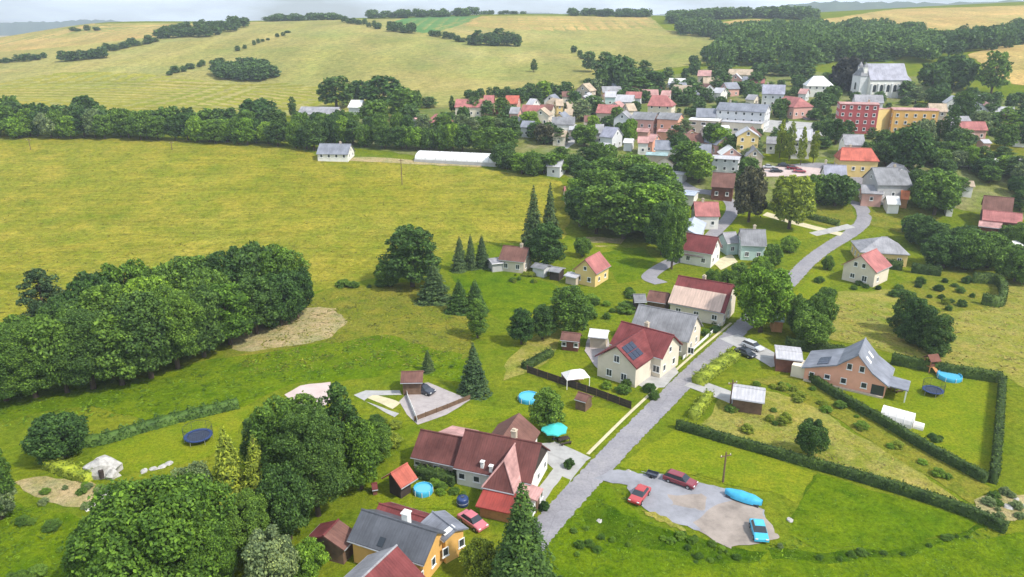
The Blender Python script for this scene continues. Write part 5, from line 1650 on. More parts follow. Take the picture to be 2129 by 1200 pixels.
g = 'tree belt behind the yellow meadow'
row([(-30, 284), (300, 289), (560, 301), (660, 314)], 23, (46, 66), (34, 52), ['mid', 'mid', 'dark', 'bright', 'grey'], 'broadleaf tree in the belt along the far edge of the yellow meadow', g)
row([(-20, 270), (300, 274), (560, 284), (680, 292)], 31, (46, 62), (36, 52), ['mid', 'dark', 'dark', 'far'], 'broadleaf tree in the belt along the far edge of the yellow meadow', g)
row([(690, 300), (860, 312), (1050, 318)], 22, (46, 66), (36, 52), ['mid', 'mid', 'dark', 'bright'], 'broadleaf tree behind the white tunnel and the field edge house', 'trees behind the white tunnel')
row([(660, 282), (860, 290), (1080, 296)], 27, (40, 56), (34, 46), ['mid', 'dark', 'grey'], 'broadleaf tree behind the white tunnel and the field edge house', 'trees behind the white tunnel')
for px, by, ty, w, k, l, lab in (
        (184, 262, 196, 50, 'wide', 'dark', 'tall rounded tree rising above the left part of the meadow belt'),
        (540, 262, 203, 80, 'wide', 'dark', 'broad dark tree rising above the middle of the meadow belt'),
        (610, 246, 200, 18, 'slim', 'dark', 'slim pointed tree between the broad dark tree and the farm building'),
        (20, 255, 196, 50, 'round', 'mid', 'tall tree at the left photo edge behind the meadow belt'),
        (700, 225, 157, 72, 'tall', 'dark', 'left tree of the big clump above the farm building'),
        (755, 215, 165, 60, 'round', 'dark', 'middle tree of the big clump around the white roofed house'),
        (800, 235, 155, 90, 'tall', 'dark', 'tallest tree of the big clump right of the white roofed house'),
        (838, 248, 180, 60, 'oval', 'mid', 'right tree of the big clump beside the red hipped roof house'),
        (782, 262, 205, 60, 'round', 'mid', 'front tree of the big clump'),
        (940, 236, 198, 14, 'slim', 'dark', 'thin dark column tree left of the far red roofs'),
        (1110, 150, 122, 16, 'slim', 'dark', 'lone small tree standing in the hill field'),
        (1441, 135, 114, 20, 'round', 'far', 'lone round tree at the right edge of the hill field'),
        (1130, 300, 256, 42, 'round', 'purple', 'purple brown tree in the far village'),
        (1215, 306, 258, 54, 'round', 'mid', 'round green tree in front of the lilac village houses'),
        (1480, 312, 254, 56, 'round', 'dark', 'round dark tree in front of the flat cream hall'),
        (1536, 318, 276, 52, 'wide', 'mid', 'green tree left of the tall yellow gable house'),
        (1424, 366, 292, 72, 'oval', 'mid', 'left half of the pear shaped tree pair by the lane garages'),
        (1452, 380, 312, 60, 'oval', 'bright', 'right half of the pear shaped tree pair by the lane garages'),
        (1762, 190, 116, 74, 'wide', 'copper', 'almost black copper tree left of the church'),
        (1556, 462, 345, 72, 'round', 'purple', 'dark brownish tree with visible trunk above the mint house'),
        (1552, 392, 325, 48, 'oval', 'mid', 'green tree right of the maroon house'),
        (1640, 476, 362, 84, 'round', 'yell', 'yellow green tree with thin trunk beside the sandy lane'),
        (1735, 428, 362, 84, 'wide', 'dark', 'dark tree at the road bend left of the grey house'),
        (1698, 422, 362, 52, 'round', 'mid', 'mid green tree left of the dark road bend tree'),
        (1885, 350, 262, 96, 'wide', 'dark', 'large dark tree above the big grey house'),
        (1840, 345, 290, 56, 'round', 'dark', 'dark tree between the coral house and the large dark tree'),
        (1942, 446, 352, 92, 'round', 'mid', 'large green tree right of the orange garden shed'),
        (1971, 302, 216, 32, 'slim', 'dark', 'tall slim dark tree right of the orange apartment block'),
        (1996, 258, 188, 48, 'oval', 'dark', 'dark tapering tree right of the slim dark tree'),
        (2060, 196, 104, 56, 'tall', 'mid', 'tall pale tree in front of the right wheat field'),
        (1936, 190, 128, 62, 'round', 'dark', 'dark tree right of the church'),
        (1978, 186, 112, 84, 'wide', 'dark', 'broad dark tree behind the trees right of the church'),
        (1108, 524, 384, 46, 'spruce', 'conifer', 'left one of the two tall spruces above the brown roofed cottage'),
        (1142, 520, 378, 40, 'spruce', 'conifer', 'right one of the two tall spruces above the brown roofed cottage'),
        (1136, 560, 462, 72, 'oval', 'dark', 'dark egg shaped tree in front of the two tall spruces'),
        (1211, 534, 494, 38, 'round', 'mid', 'small round tree behind the yellow cottage'),
        (956, 562, 490, 32, 'fir', 'conifer', 'left of the three small firs beside the grey flat shed'),
        (979, 558, 486, 26, 'fir', 'conifer', 'middle of the three small firs beside the grey flat shed'),
        (1002, 556, 487, 30, 'fir', 'conifer', 'right of the three small firs beside the grey flat shed'),
        (858, 596, 470, 116, 'oval', 'dark', 'large dark tree alone at the lower edge of the yellow meadow'),
        (812, 596, 540, 62, 'round', 'mid', 'low green tree on the left of the large dark meadow tree'),
        (904, 626, 546, 56, 'fir', 'conifer', 'dark conifer in front of the large dark meadow tree'),
        (955, 648, 580, 44, 'fir', 'dark', 'left fir of the pair below the three small firs'),
        (988, 646, 580, 44, 'fir', 'dark', 'right fir of the pair below the three small firs'),
        (993, 702, 620, 46, 'slim', 'mid', 'grey green upright tree below the fir pair'),
        (1084, 716, 642, 54, 'oval', 'dark', 'left tree of the three above the summerhouse'),
        (1128, 706, 634, 50, 'oval', 'dark', 'middle tree of the three above the summerhouse'),
        (1182, 694, 596, 88, 'oval', 'mid', 'tallest tree of the three above the summerhouse'),
        (890, 772, 726, 24, 'fir', 'conifer', 'small lone fir beside the open brown pavilion'),
        (985, 814, 712, 54, 'spruce', 'conifer', 'dark spruce at the edge of the paved yard behind the barn'),
        (1580, 690, 553, 112, 'round', 'bright', 'large bright green tree beside the road right of the pale beige roof'),
        (1680, 948, 874, 66, 'round', 'dark', 'round dark tree in the dry garden triangle'),
        (1136, 895, 810, 72, 'oval', 'mid', 'round green tree beside the teal umbrella'),
        (1085, 1236, 1002, 128, 'spruce', 'dark', 'large spruce at the bottom edge beside the road'),
        (592, 1040, 832, 112, 'tall', 'mid', 'left tree of the dark group left of the red gazebo'),
        (662, 1072, 846, 134, 'tall', 'dark', 'front tree of the dark group left of the red gazebo'),
        (716, 1006, 796, 92, 'slim', 'dark', 'tall pointed tree of the dark group beside the pink concrete yard'),
        (752, 1016, 872, 86, 'oval', 'fresh', 'right tree of the dark group nearest the gazebo'),
        (640, 968, 822, 110, 'oval', 'mid', 'rear tree of the dark group below the pink concrete yard'),
        (604, 1120, 968, 104, 'round', 'dark', 'lowest tree of the dark group above the woodshed'),
        (488, 1066, 884, 84, 'fir', 'yell', 'left yellow green conifer beside the dark tree group'),
        (546, 1066, 902, 76, 'fir', 'yell', 'right yellow green conifer beside the dark tree group'),
        (545, 985, 862, 70, 'oval', 'dark', 'dark tree behind the yellow green conifers'),
        (408, 1080, 968, 92, 'round', 'grey', 'grey green tree below the trampoline lawn'),
        (520, 1166, 1036, 118, 'round', 'mid', 'green tree between the large spreading tree and the dark group'),
        (345, 1240, 1000, 290, 'wide', 'fresh', 'very large spreading fresh green tree at the bottom left'),
        (236, 1256, 1090, 140, 'round', 'fresh', 'green tree left of the very large spreading tree'),
        (440, 1236, 1076, 130, 'round', 'fresh', 'green tree right of the very large spreading tree'),
        (566, 1236, 1106, 110, 'round', 'grey', 'silvery grey green tree at the bottom edge'),
        (790, 960, 880, 60, 'oval', 'mid', 'green tree in front of the barn end'),
        (1000, 1196, 1122, 84, 'shrub', 'yell', 'yellow green bush between the orange house wall and the large spruce'),
        (640, 1195, 1128, 80, 'shrub', 'bright', 'bright bush at the bottom edge below the woodshed'),
        (8, 1075, 930, 70, 'oval', 'mid', 'green tree cut off by the left photo edge'),
        (4, 1080, 1010, 66, 'round', 'grey', 'grey green bush at the left photo edge'),
        (130, 952, 862, 112, 'wide', 'dark', 'broad dark bush at the left end of the trampoline lawn'),
        (108, 716, 556, 92, 'slim', 'conifer', 'dark brownish green tree at the left end of the big tree clump'),
        (1874, 690, 604, 50, 'thuja', 'dark', 'rear tree of the dark row on the dry meadow'),
        (1893, 712, 618, 58, 'thuja', 'dark', 'second tree of the dark row on the dry meadow'),
        (1915, 722, 636, 58, 'thuja', 'dark', 'third tree of the dark row on the dry meadow'),
        (1945, 740, 654, 62, 'thuja', 'dark', 'front tree of the dark row on the dry meadow')):
    T(k, px, by, ty, w, l, lab)

lab, g = 'tree in the dense wood clump between yellow meadow and lush slope', 'dense wood clump on the slope'
for px, by, ty, w in ((215, 716, 560, 120), (280, 700, 548, 112), (345, 690, 540, 110), (410, 676, 530, 112), (470, 664, 522, 110), (530, 650, 512, 108), (580, 648, 506, 104), (612, 650, 520, 84),
                      (15, 832, 690, 130), (75, 826, 680, 130), (140, 816, 655, 120), (195, 808, 650, 124), (255, 800, 640, 126), (315, 786, 618, 126), (370, 766, 602, 120), (425, 742, 592, 116),
                      (480, 716, 582, 112), (535, 694, 570, 104), (585, 676, 560, 98), (-30, 838, 700, 120), (165, 752, 625, 110), (330, 730, 572, 110), (440, 704, 552, 106), (60, 780, 650, 100), (240, 752, 600, 112), (620, 662, 560, 70)):
    T(random.choice(['round', 'oval', 'wide', 'tall']), px, by, ty + random.uniform(-14, 12), w * random.uniform(.92, 1.12), random.choice(['mid', 'dark', 'dark', 'bright' if 300 < px < 480 else 'fresh', 'grey' if px < 120 else 'mid']), lab, g)
lab, g = 'tree in the tall leafy mass left of the lane', 'leafy mass left of the lane'
for px, by, ty, w in ((1212, 404, 334, 60), (1258, 420, 326, 82), (1312, 430, 318, 92), (1362, 440, 336, 84), (1205, 470, 388, 66), (1240, 486, 384, 86), (1296, 496, 376, 100), (1350, 500, 380, 104), (1395, 500, 400, 70),
                      (1200, 440, 370, 56), (1396, 560, 430, 58), (1330, 466, 340, 96), (1385, 470, 372, 76), (1270, 460, 352, 90), (1376, 530, 420, 70), (1225, 440, 350, 60)):
    T(random.choice(['round', 'oval', 'tall']), px, by, ty, w, random.choice(['mid', 'bright', 'dark', 'mid']), lab, g)
row([(1040, 352), (1110, 366), (1170, 358), (1260, 352)], 21, (38, 58), (40, 58), ['mid', 'bright', 'dark'], 'tree in the row right of the white tunnel below the village', 'trees right of the tunnel', jit=6)
row([(975, 204), (1070, 203)], 13, (16, 26), (16, 26), ['dark', 'far'], 'small dark tree in the row above the far red roofs', 'row above the far red roofs', jit=1)
row([(1082, 212), (1180, 204)], 14, (24, 38), (24, 38), ['dark', 'mid', 'mid'], 'tree behind the far village houses below the hill field', 'trees behind the far houses')
for px, by, ty, w in ((1225, 150, 104, 30), (1258, 172, 106, 56), (1282, 196, 112, 66), (1252, 198, 140, 40), (1318, 196, 140, 56), (1338, 176, 124, 40), (1360, 196, 146, 46), (1300, 160, 118, 44), (1388, 168, 138, 26), (1424, 164, 140, 18),
                      (1330, 200, 160, 60), (1360, 206, 178, 46), (1310, 206, 180, 40)):
    T(random.choice(BK), px, by, ty, w, random.choice(['far', 'dark', 'mid']), 'tree in the wooded gully between hill field and village', 'wooded gully')
VT = [(868, 232), (890, 224), (855, 262), (930, 262), (960, 236), (985, 240), (1010, 244), (1040, 240), (1065, 250), (1075, 268), (1040, 270), (1000, 268), (965, 262), (1130, 208), (1190, 216), (1200, 232), (1188, 240), (1210, 252),
      (1235, 240), (1222, 196), (1244, 200), (1300, 204), (1326, 216), (1336, 214), (1290, 216), (1280, 262), (1300, 270), (1310, 284), (1290, 296), (1306, 300), (1230, 284), (1200, 290), (1165, 300), (1145, 296), (1100, 276), (1110, 290),
      (1420, 220), (1436, 214), (1444, 206), (1470, 212), (1500, 206), (1484, 196), (1510, 190), (1536, 196), (1556, 192), (1572, 186), (1496, 172), (1510, 164), (1480, 168), (1440, 162), (1470, 128), (1506, 150), (1576, 160), (1600, 156), (1630, 158),
      (1650, 168), (1660, 180), (1670, 190), (1680, 168), (1620, 244), (1632, 240), (1700, 224), (1716, 226), (1726, 218), (1730, 214), (1745, 190), (1720, 184), (1430, 190), (1400, 200), (1406, 212), (1760, 290), (1736, 300), (1726, 290),
      (1570, 330), (1500, 320), (1520, 330), (1560, 340), (1404, 300), (1424, 300), (1410, 330), (1800, 344), (1830, 316), (1920, 300), (1950, 296), (1880, 206), (1900, 216), (1930, 216), (1950, 222), (1960, 206), (2020, 240), (2040, 236), (2056, 250), (2030, 276), (2010, 220), (2046, 216), (2070, 226), (2090, 262), (2110, 256),
      (2120, 220), (2100, 226), (2128, 270), (2110, 300), (2126, 306), (2090, 310), (1990, 320), (1976, 330), (1956, 346), (1990, 350), (2010, 352), (1936, 340), (1960, 366), (2040, 366), (2056, 380), (2036, 350), (2086, 360), (2110, 372), (2126, 390), (2080, 340)]
for px, by in VT:
    s = 1.0 if by < 230 else 1.15 if by < 300 else 1.35
    T(random.choice(BK), px + random.uniform(-4, 4), by, by - random.uniform(24, 42) * s, random.uniform(24, 40) * s, random.choice(['mid', 'dark', 'dark', 'bright', 'grey', 'far']), 'leafy garden tree between the houses of the far village', 'village garden trees')
for px, by, ty, w in ((1620, 330, 246, 24), (1640, 336, 252, 26), (1664, 344, 262, 22), (1690, 340, 270, 24), (1606, 312, 262, 26)):
    T('slim', px, by, ty, w * .8, 'yell', 'tall thin crowned park tree near the white villa', 'park trees by the white villa')
for px, by, ty, w in ((1910, 506, 446, 66), (1960, 556, 486, 84), (2006, 560, 478, 86), (2052, 556, 482, 80), (1936, 520, 462, 70), (2110, 586, 510, 90), (2126, 520, 462, 60), (2090, 500, 468, 40), (1890, 486, 448, 40), (2000, 520, 470, 70), (2120, 440, 396, 40), (2112, 404, 366, 40),
                      (1912, 430, 380, 50), (1968, 430, 386, 50), (1900, 400, 350, 46)):
    T(random.choice(['round', 'wide', 'oval']), px, by, ty, w, random.choice(['mid', 'dark', 'dark']), 'bushy tree in the gardens right of the road bend', 'trees right of the road bend')
for px, by, ty, w in ((1664, 700, 626, 62), (1698, 690, 608, 56), (1684, 720, 650, 74), (1652, 668, 612, 44), (1712, 650, 596, 36)):
    T(random.choice(['round', 'wide']), px, by, ty, w, 'mid', 'leafy tree in the thicket between road and dry meadow', 'thicket behind the garage')
for px, by, ty, w in ((1604, 556, 506, 40), (1588, 596, 545, 40), (1480, 600, 560, 36), (1536, 590, 545, 50), (1510, 600, 560, 40), (1640, 524, 490, 34), (1580, 572, 532, 40), (1720, 560, 530, 24)):
    T(random.choice(['round', 'wide', 'shrub']), px, by, ty, w, random.choice(['mid', 'bright', 'mid']), 'low garden tree between the mint house and the road', 'garden trees below the mint house')

# small garden trees and bushes scattered through the village
_roots = np.array([(o.location.x, o.location.y) for o in bpy.data.objects if o.type == 'EMPTY' and o.get('category') in ('house', 'building', 'apartment block', 'church', 'shed', 'garage')])
_poly = world_poly([(1075, 222), (1300, 190), (1480, 165), (1650, 165), (1900, 205), (2140, 235), (2140, 410), (1990, 430), (1900, 330), (1700, 325), (1560, 340), (1300, 325), (1120, 300)])
_xs, _ys = [q[0] for q in _poly], [q[1] for q in _poly]
_k = 0
while _k < 190:
    x, y = random.uniform(min(_xs), max(_xs)), random.uniform(min(_ys), max(_ys))
    if not inside(_poly, np.array([x]), np.array([y]))[0] or np.hypot(_roots[:, 0] - x, _roots[:, 1] - y).min() < 6.5: continue
    h = random.uniform(2.2, 6.0)
    tree(random.choice(BK), Vector((x, y, float(Z(x, y)))), h, h * random.uniform(.8, 1.3), random.choice(['mid', 'dark', 'fresh', 'bright']), 'small garden tree in the far village', 'village garden trees')
    _k += 1

# hedgerows and copses on the hills
lab, g = 'small tree in a hedgerow or copse on the far hillside', 'hillside hedgerow trees'
for pts, st, h, w in (([(330, 80), (440, 76), (515, 55)], 10, (18, 30), (18, 30)), ([(345, 70), (500, 52)], 13, (14, 22), (18, 28)), ([(135, 128), (220, 120)], 11, (14, 26), (18, 30)), ([(222, 108), (325, 86)], 13, (10, 20), (16, 24)), ([(2, 132), (100, 122)], 12, (8, 18), (12, 24)),
                      ([(350, 157), (470, 124)], 15, (8, 18), (10, 22)), ([(495, 106), (610, 66)], 13, (5, 14), (8, 14)), ([(716, 48), (800, 62)], 11, (10, 16), (12, 20)), ([(810, 66), (865, 70)], 10, (12, 26), (14, 26)), ([(900, 76), (980, 92)], 12, (10, 18), (14, 22)), ([(985, 94), (1075, 96)], 10, (20, 38), (22, 34)),
                      ([(1195, 110), (1225, 128)], 12, (10, 18), (12, 18)), ([(150, 66), (215, 64)], 16, (6, 14), (12, 24)), ([(1000, 30), (1095, 30)], 14, (5, 12), (12, 22))):
    row(pts, st, h, w, ['far', 'dark', 'far'], lab, g, BK, 1.5)
lab, g = 'tree of the round copse standing alone in the hill field', 'round copse in the hill field'
for k in range(26):
    a, r_ = k * 2.4, math.sqrt((k + .5) / 26)
    px, by = 512 + 60 * r_ * math.cos(a), 160 + 11 * r_ * math.sin(a)
    T(random.choice(['round', 'wide', 'oval']), px, by, by - random.uniform(26, 36), random.uniform(28, 36), random.choice(['dark', 'far', 'dark']), lab, g)

# the wood on the far slope: a mass nobody could count
def wood(name, label, pix, n, hr_, wr_, seed, leaf='far'):
    rg = np.random.default_rng(seed)
    poly = world_poly(pix)
    xs, ys = [p[0] for p in poly], [p[1] for p in poly]
    Vs, Fs, c = [], [], 0
    protos = [PROTO[k][2][1][0] for k in ('round', 'oval', 'fir', 'wide')]
    dims = [(PROTO[k][2][3], PROTO[k][2][4]) for k in ('round', 'oval', 'fir', 'wide')]
    m = 0
    while m < n:
        x, y = rg.uniform(min(xs), max(xs)), rg.uniform(min(ys), max(ys))
        if not inside(poly, np.array([x]), np.array([y]))[0]: continue
        k = int(rg.choice(4, p=(.4, .25, .1, .25)))
        V = protos[k].reshape(-1, 4, 3)
        V = V[rg.permutation(len(V))[:420]]
        ctr = V.mean(1, keepdims=True)
        V = (ctr + (V - ctr) * 1.3).reshape(-1, 3)
        h, w = rg.uniform(*hr_), rg.uniform(*wr_)
        a = rg.uniform(0, 6.28)
        s = w / (2 * dims[k][1])
        X = V[:, 0] * s * math.cos(a) - V[:, 1] * s * math.sin(a) + x
        Y = V[:, 0] * s * math.sin(a) + V[:, 1] * s * math.cos(a) + y
        Vs.append(np.stack([X, Y, V[:, 2] * h / dims[k][0] + float(Z(x, y)) - .3], -1))
        Fs.append(np.arange(len(V)).reshape(-1, 4) + c)
        c += len(V)
        m += 1
    tag(obj(name, np_mesh(name, np.concatenate(Vs), np.concatenate(Fs), LEAF[leaf])), label, 'wood', kind='stuff')


wood('forest', 'dense mixed wood covering the far slope behind the church', [(1400, 66), (1450, 66), (1520, 76), (1600, 74), (1660, 66), (1740, 70), (1800, 70), (1900, 78), (1935, 96), (1950, 130), (1900, 130), (1800, 128), (1700, 145), (1600, 142), (1500, 136), (1452, 138), (1520, 108), (1518, 88)], 470, (11, 17), (9, 14), 5)
wood('forest', 'strip of trees along the foot of the right hand wheat field', [(1930, 92), (2010, 88), (2129, 66), (2200, 60), (2200, 84), (2129, 96), (2030, 110), (1960, 130), (1940, 120)], 90, (10, 15), (9, 13), 6)
wood('forest', 'distant strip of wood along the skyline on the right', [(1390, 44), (1480, 38), (1600, 35), (1700, 38), (1680, 42), (1560, 38), (1480, 42), (1400, 50)], 90, (9, 14), (12, 20), 8)
wood('forest', 'thin line of far trees along the skyline in the middle', [(560, 46), (720, 42), (720, 40), (560, 44)], 26, (6, 10), (10, 18), 9)
wood('forest', 'thin line of far trees above the green crop field', [(760, 40), (1000, 34), (1000, 32), (760, 38)], 40, (6, 12), (10, 18), 10)
wood('forest', 'line of far trees on the skyline right of the middle', [(1190, 34), (1350, 37), (1350, 34), (1190, 31)], 34, (6, 11), (10, 18), 12)

# garden shrubs
def shrubs(pix, n, hr_, leaves, label, group, seed):
    rg = random.Random(seed)
    poly = world_poly(pix)
    xs, ys = [p[0] for p in poly], [p[1] for p in poly]
    k = 0
    while k < n:
        x, y = rg.uniform(min(xs), max(xs)), rg.uniform(min(ys), max(ys))
        if not inside(poly, np.array([x]), np.array([y]))[0]: continue
        h = rg.uniform(*hr_)
        tree('shrub', Vector((x, y, float(Z(x, y)))), h, h * rg.uniform(1.1, 2.1), rg.choice(leaves), label, group)
        k += 1


shrubs([(1240, 800), (1300, 800), (1390, 812), (1330, 850), (1300, 848)], 9, (.7, 1.6), ['mid', 'bright', 'dark'], 'garden shrub in front of the red cross gable house', 'shrubs before the cross gable house', 1)
shrubs([(1400, 720), (1440, 728), (1520, 668), (1500, 650)], 10, (.6, 1.4), ['mid', 'yell', 'dark'], 'shrub in the narrow front gardens along the road', 'front garden shrubs', 2)
shrubs([(1760, 585), (1870, 590), (1880, 615), (1800, 622), (1745, 605)], 10, (.7, 1.6), ['mid', 'dark'], 'shrub around the cream gable house below the bungalow', 'shrubs round the cream gable house', 3)
shrubs([(1890, 590), (2020, 575), (2060, 640), (1930, 655)], 16, (.8, 2.2), ['mid', 'dark', 'yell'], 'shrub in the orchard garden right of the cream gable house', 'orchard garden shrubs', 4)
shrubs([(1560, 800), (1680, 800), (1900, 940), (2010, 1020), (1960, 1000), (1760, 880), (1640, 830)], 26, (.5, 1.3), ['bright', 'yell', 'mid'], 'low shrub on the rough strip outside the orange house hedge', 'shrubs on the rough strip', 5)
shrubs([(1240, 600), (1330, 610), (1310, 650), (1240, 680), (1215, 650)], 14, (.8, 2.2), ['mid', 'bright'], 'shrub on the garden slope below the yellow cottage', 'shrubs below the yellow cottage', 6)
shrubs([(1010, 560), (1130, 560), (1180, 590), (1060, 590)], 12, (.5, 1.4), ['mid', 'yell'], 'shrub in the garden below the brown roofed cottage', 'shrubs below the brown roofed cottage', 7)
shrubs([(1700, 585), (1735, 590), (1730, 625), (1690, 640)], 6, (.7, 1.8), ['mid', 'bright'], 'shrub on the lawn edge left of the cream gable house', 'lawn edge shrubs', 8)
shrubs([(850, 590), (700, 596), (660, 612), (760, 600)], 7, (.8, 2.0), ['mid', 'dark'], 'small bush along the lower edge of the yellow meadow', 'meadow edge bushes', 9)
shrubs([(1165, 1090), (1260, 1050), (1340, 1085), (1300, 1160), (1180, 1190)], 12, (.35, .9), ['mid', 'bright', 'fresh'], 'small weedy bush on the verge below the gravel lot', 'verge bushes', 10)
shrubs([(1340, 1090), (1450, 1120), (1560, 1160), (1450, 1180)], 26, (.25, .75), ['mid', 'bright', 'fresh'], 'weedy bush on the bank below the gravel lot', 'bank bushes', 11)
shrubs([(740, 860), (840, 870), (830, 930), (770, 950)], 14, (.8, 2.2), ['mid', 'yell', 'bright'], 'bush on the bank left of the barn', 'bank bushes left of the barn', 12)
shrubs([(60, 1010), (220, 1010), (210, 1060), (90, 1050)], 9, (.4, .9), ['mid', 'grey', 'bright'], 'rockery plant in the stony bed at the left', 'rockery plants', 13)
shrubs([(1500, 840), (1600, 835), (1640, 880), (1560, 905)], 8, (.6, 1.4), ['yell', 'mid'], 'garden bush below the long pale grey shed', 'bushes below the pale grey shed', 14)
shrubs([(0, 1080), (230, 1090), (250, 1200), (0, 1220)], 16, (.5, 1.3), ['bright', 'mid'], 'wild bush in the lush grass at the bottom left', 'wild bushes bottom left', 15)
shrubs([(870, 1000), (985, 1010), (990, 1040), (950, 1050)], 6, (.5, 1.2), ['mid', 'bright'], 'bush on the small lawn beside the blue pool', 'bushes beside the pool lawn', 16)

# hedges
hedge('hedge', 'long clipped hedge from the road across the lower right gardens', [(1406, 890), (1500, 918), (1640, 958), (1760, 992), (1900, 1034), (2010, 1072), (2090, 1108)], 1.1, 1.5)
hedge('hedge', 'clipped hedge slanting below the orange house to the corner', [(1685, 792), (1740, 828), (1830, 880), (1930, 940), (2050, 1004)], 1.1, 1.5)
hedge('hedge', 'tall clipped hedge behind the trampoline and blue pool', [(1852, 756), (1930, 772), (2000, 784), (2080, 796)], 1.1, 2.1)
hedge('hedge', 'clipped hedge along the right side of the orange house lawn', [(2082, 800), (2076, 880), (2070, 950), (2064, 1006)], 1.0, 1.9)
hedge('hedge', 'hedge behind the garage and the orange house', [(1632, 722), (1680, 730), (1750, 742), (1790, 748)], 1.2, 2.2)
hedge('hedge', 'dark hedge right of the bungalow garden, left piece', [(1832, 556), (1875, 562)], 1.6, 2.4)
hedge('hedge', 'dark hedge right of the bungalow garden, right piece', [(1894, 566), (1955, 574)], 1.6, 2.4)
hedge('hedge', 'boxy hedge corner around a small lawn near the right edge', [(2022, 588), (2076, 594), (2080, 636), (2040, 632)], 1.4, 2.6)
hedge('hedge', 'low untrimmed hedge above the trampoline lawn', [(150, 930), (220, 920), (300, 896), (380, 874), (440, 860), (496, 846)], 1.6, 1.5, 'dark', wave=.3)
hedge('hedge', 'light green hedge in front of the stony bed', [(100, 968), (140, 985), (190, 1000)], 1.8, 1.4, 'yell', wave=.2)
hedge('hedge', 'low clipped hedge below the barn eaves', [(868, 990), (905, 998), (946, 1008)], 1.6, 1.6)
hedge('hedge', 'short hedge beside the driveway of the pale grey shed', [(1440, 872), (1458, 850), (1474, 828)], 1.6, 1.4, 'yell', wave=.2)
hedge('hedge', 'bright untrimmed hedge along the road opposite the red cross gable house', [(1450, 800), (1490, 770), (1525, 745)], 2.6, 1.5, 'yell', wave=.3)
hedge('hedge', 'dark hedge line above the sandy lane', [(1590, 432), (1650, 446), (1720, 464), (1745, 470)], 1.6, 1.6)
hedge('hedge', 'hedge on the garden slope left of the summerhouse', [(1090, 768), (1120, 752), (1145, 738)], 1.8, 1.2, wave=.25)

# standing grass
shrubs([(1600, 1120), (1700, 1146), (1900, 1134), (2040, 1092), (2040, 1110), (1900, 1156), (1650, 1170)], 16, (.25, .7), ['mid', 'fresh', 'grey'], 'weedy clump along the grass bank at the lower right', 'weedy clumps on the lower right bank', 17)
shrubs([(1870, 880), (1960, 900), (2020, 960), (1960, 930)], 5, (.4, 1.1), ['mid', 'dark'], 'small bush on the orange house lawn', 'bushes on the orange house lawn', 18)
gr_m = leaf_mat('grass_blade', (.11, .19, .012), (.11, .19, .012), .3)
gy_m = leaf_mat('meadow_blade', (.27, .245, .045), (.27, .245, .045), .5)
gd_m = leaf_mat('dry_blade', (.27, .22, .07), (.27, .22, .07), .3)
_house_holes = []
tufts('grass', [[(-200, 770), (150, 820), (350, 785), (470, 745), (700, 720), (830, 720), (960, 740), (970, 800), (830, 765), (590, 800), (480, 850), (180, 870), (60, 880), (-200, 920)]], 1.1, .55, gr_m, 21, 'tall lush grass on the slope below the wood clump')
tufts('grass', [[(-200, 1000), (90, 1060), (190, 1090), (260, 1060), (300, 1210), (-300, 1240)]], 3.0, .4, gr_m, 22, 'tall lush grass at the bottom left')
tufts('grass', [[(1235, 1020), (1290, 1015), (1330, 1080), (1440, 1115), (1560, 1150), (1640, 1120), (1900, 1135), (2030, 1095), (2200, 1120), (2250, 1240), (1020, 1240), (1150, 1112)]], 2.4, .36, gr_m, 23, 'tall grass on the verge below the gravel lot')
tufts('grass', [[(1660, 1060), (1700, 990), (1850, 1035), (2000, 1078), (1990, 1108), (1900, 1125), (1700, 1140), (1640, 1110)]], 2.0, .32, gr_m, 24, 'grass on the plot right of the gravel lot')
tufts('grass', [[(1740, 615), (1850, 640), (1990, 625), (2150, 570), (2320, 610), (2300, 860), (2090, 775), (1850, 730), (1720, 700)]], .9, .55, gd_m, 25, 'dry straw coloured grass behind the orange house')
tufts('grass', [[(1460, 880), (1510, 850), (1640, 850), (1760, 895), (1900, 980), (1990, 1040), (1900, 1020), (1700, 960), (1560, 910)]], 2.0, .4, gd_m, 26, 'dry grass in the garden triangle')
tufts('grass', [[(-260, 300), (560, 305), (900, 350), (1150, 385), (1170, 440), (1080, 500), (930, 530), (780, 575), (640, 600), (560, 590), (200, 640), (60, 690), (-400, 760)]],   .42, .5, gy_m, 27, 'tall yellowing grass of the large meadow')
tufts('grass', [[(480, 780), (610, 650), (700, 605), (900, 595), (980, 650), (985, 740), (860, 762)]], 1.0, .5, leaf_mat('rough_blade', (.17, .18, .03), (.17, .18, .03), .3), 28, 'rough grass on the slope beside the bare patch')
# ------------------------------------------------------------------ vehicles, garden things
def paint(name, c, rough=.25):
    m, nt, b = _base(name, rough, .5)
    b.inputs['Base Color'].default_value = (*c, 1)
    b.inputs['Coat Weight'].default_value = .6
    b.inputs['Coat Roughness'].default_value = .08
    return m


red_car, wine_car, pink_car = paint('red_paint', (.4, .035, .035)), paint('wine_paint', (.2, .02, .03)), paint('faded_red_paint', (.5, .13, .15))
silver_car, blue_car, dark_car = paint('silver_paint', (.55, .56, .58)), paint('bright_blue_paint', (.06, .42, .62)), paint('dark_paint', (.03, .035, .05))
tyre_m = plain('tyre_rubber', (.02, .02, .02), .8, .2, .1)
lamp_m = plain('lamp_glass', (.7, .7, .68), .15, .6, .05)
blue_m = plain('blue_tarpaulin', (.05, .36, .56), .45, .4, .1, 2)
teal_m = plain('teal_canvas', (.06, .48, .44), .6, .3, .08, 2)
deep_blue = plain('blue_plastic', (.025, .05, .15), .4, .4, .1)
water_m, _nt, _b = _base('pool_water', .08, .5)
_b.inputs['Base Color'].default_value = (.1, .42, .6, 1)
rubber = plain('trampoline_mat', (.035, .045, .075), .7, .3, .1)
canvas = plain('white_canvas', (.72, .68, .64), .8, .2, .05)


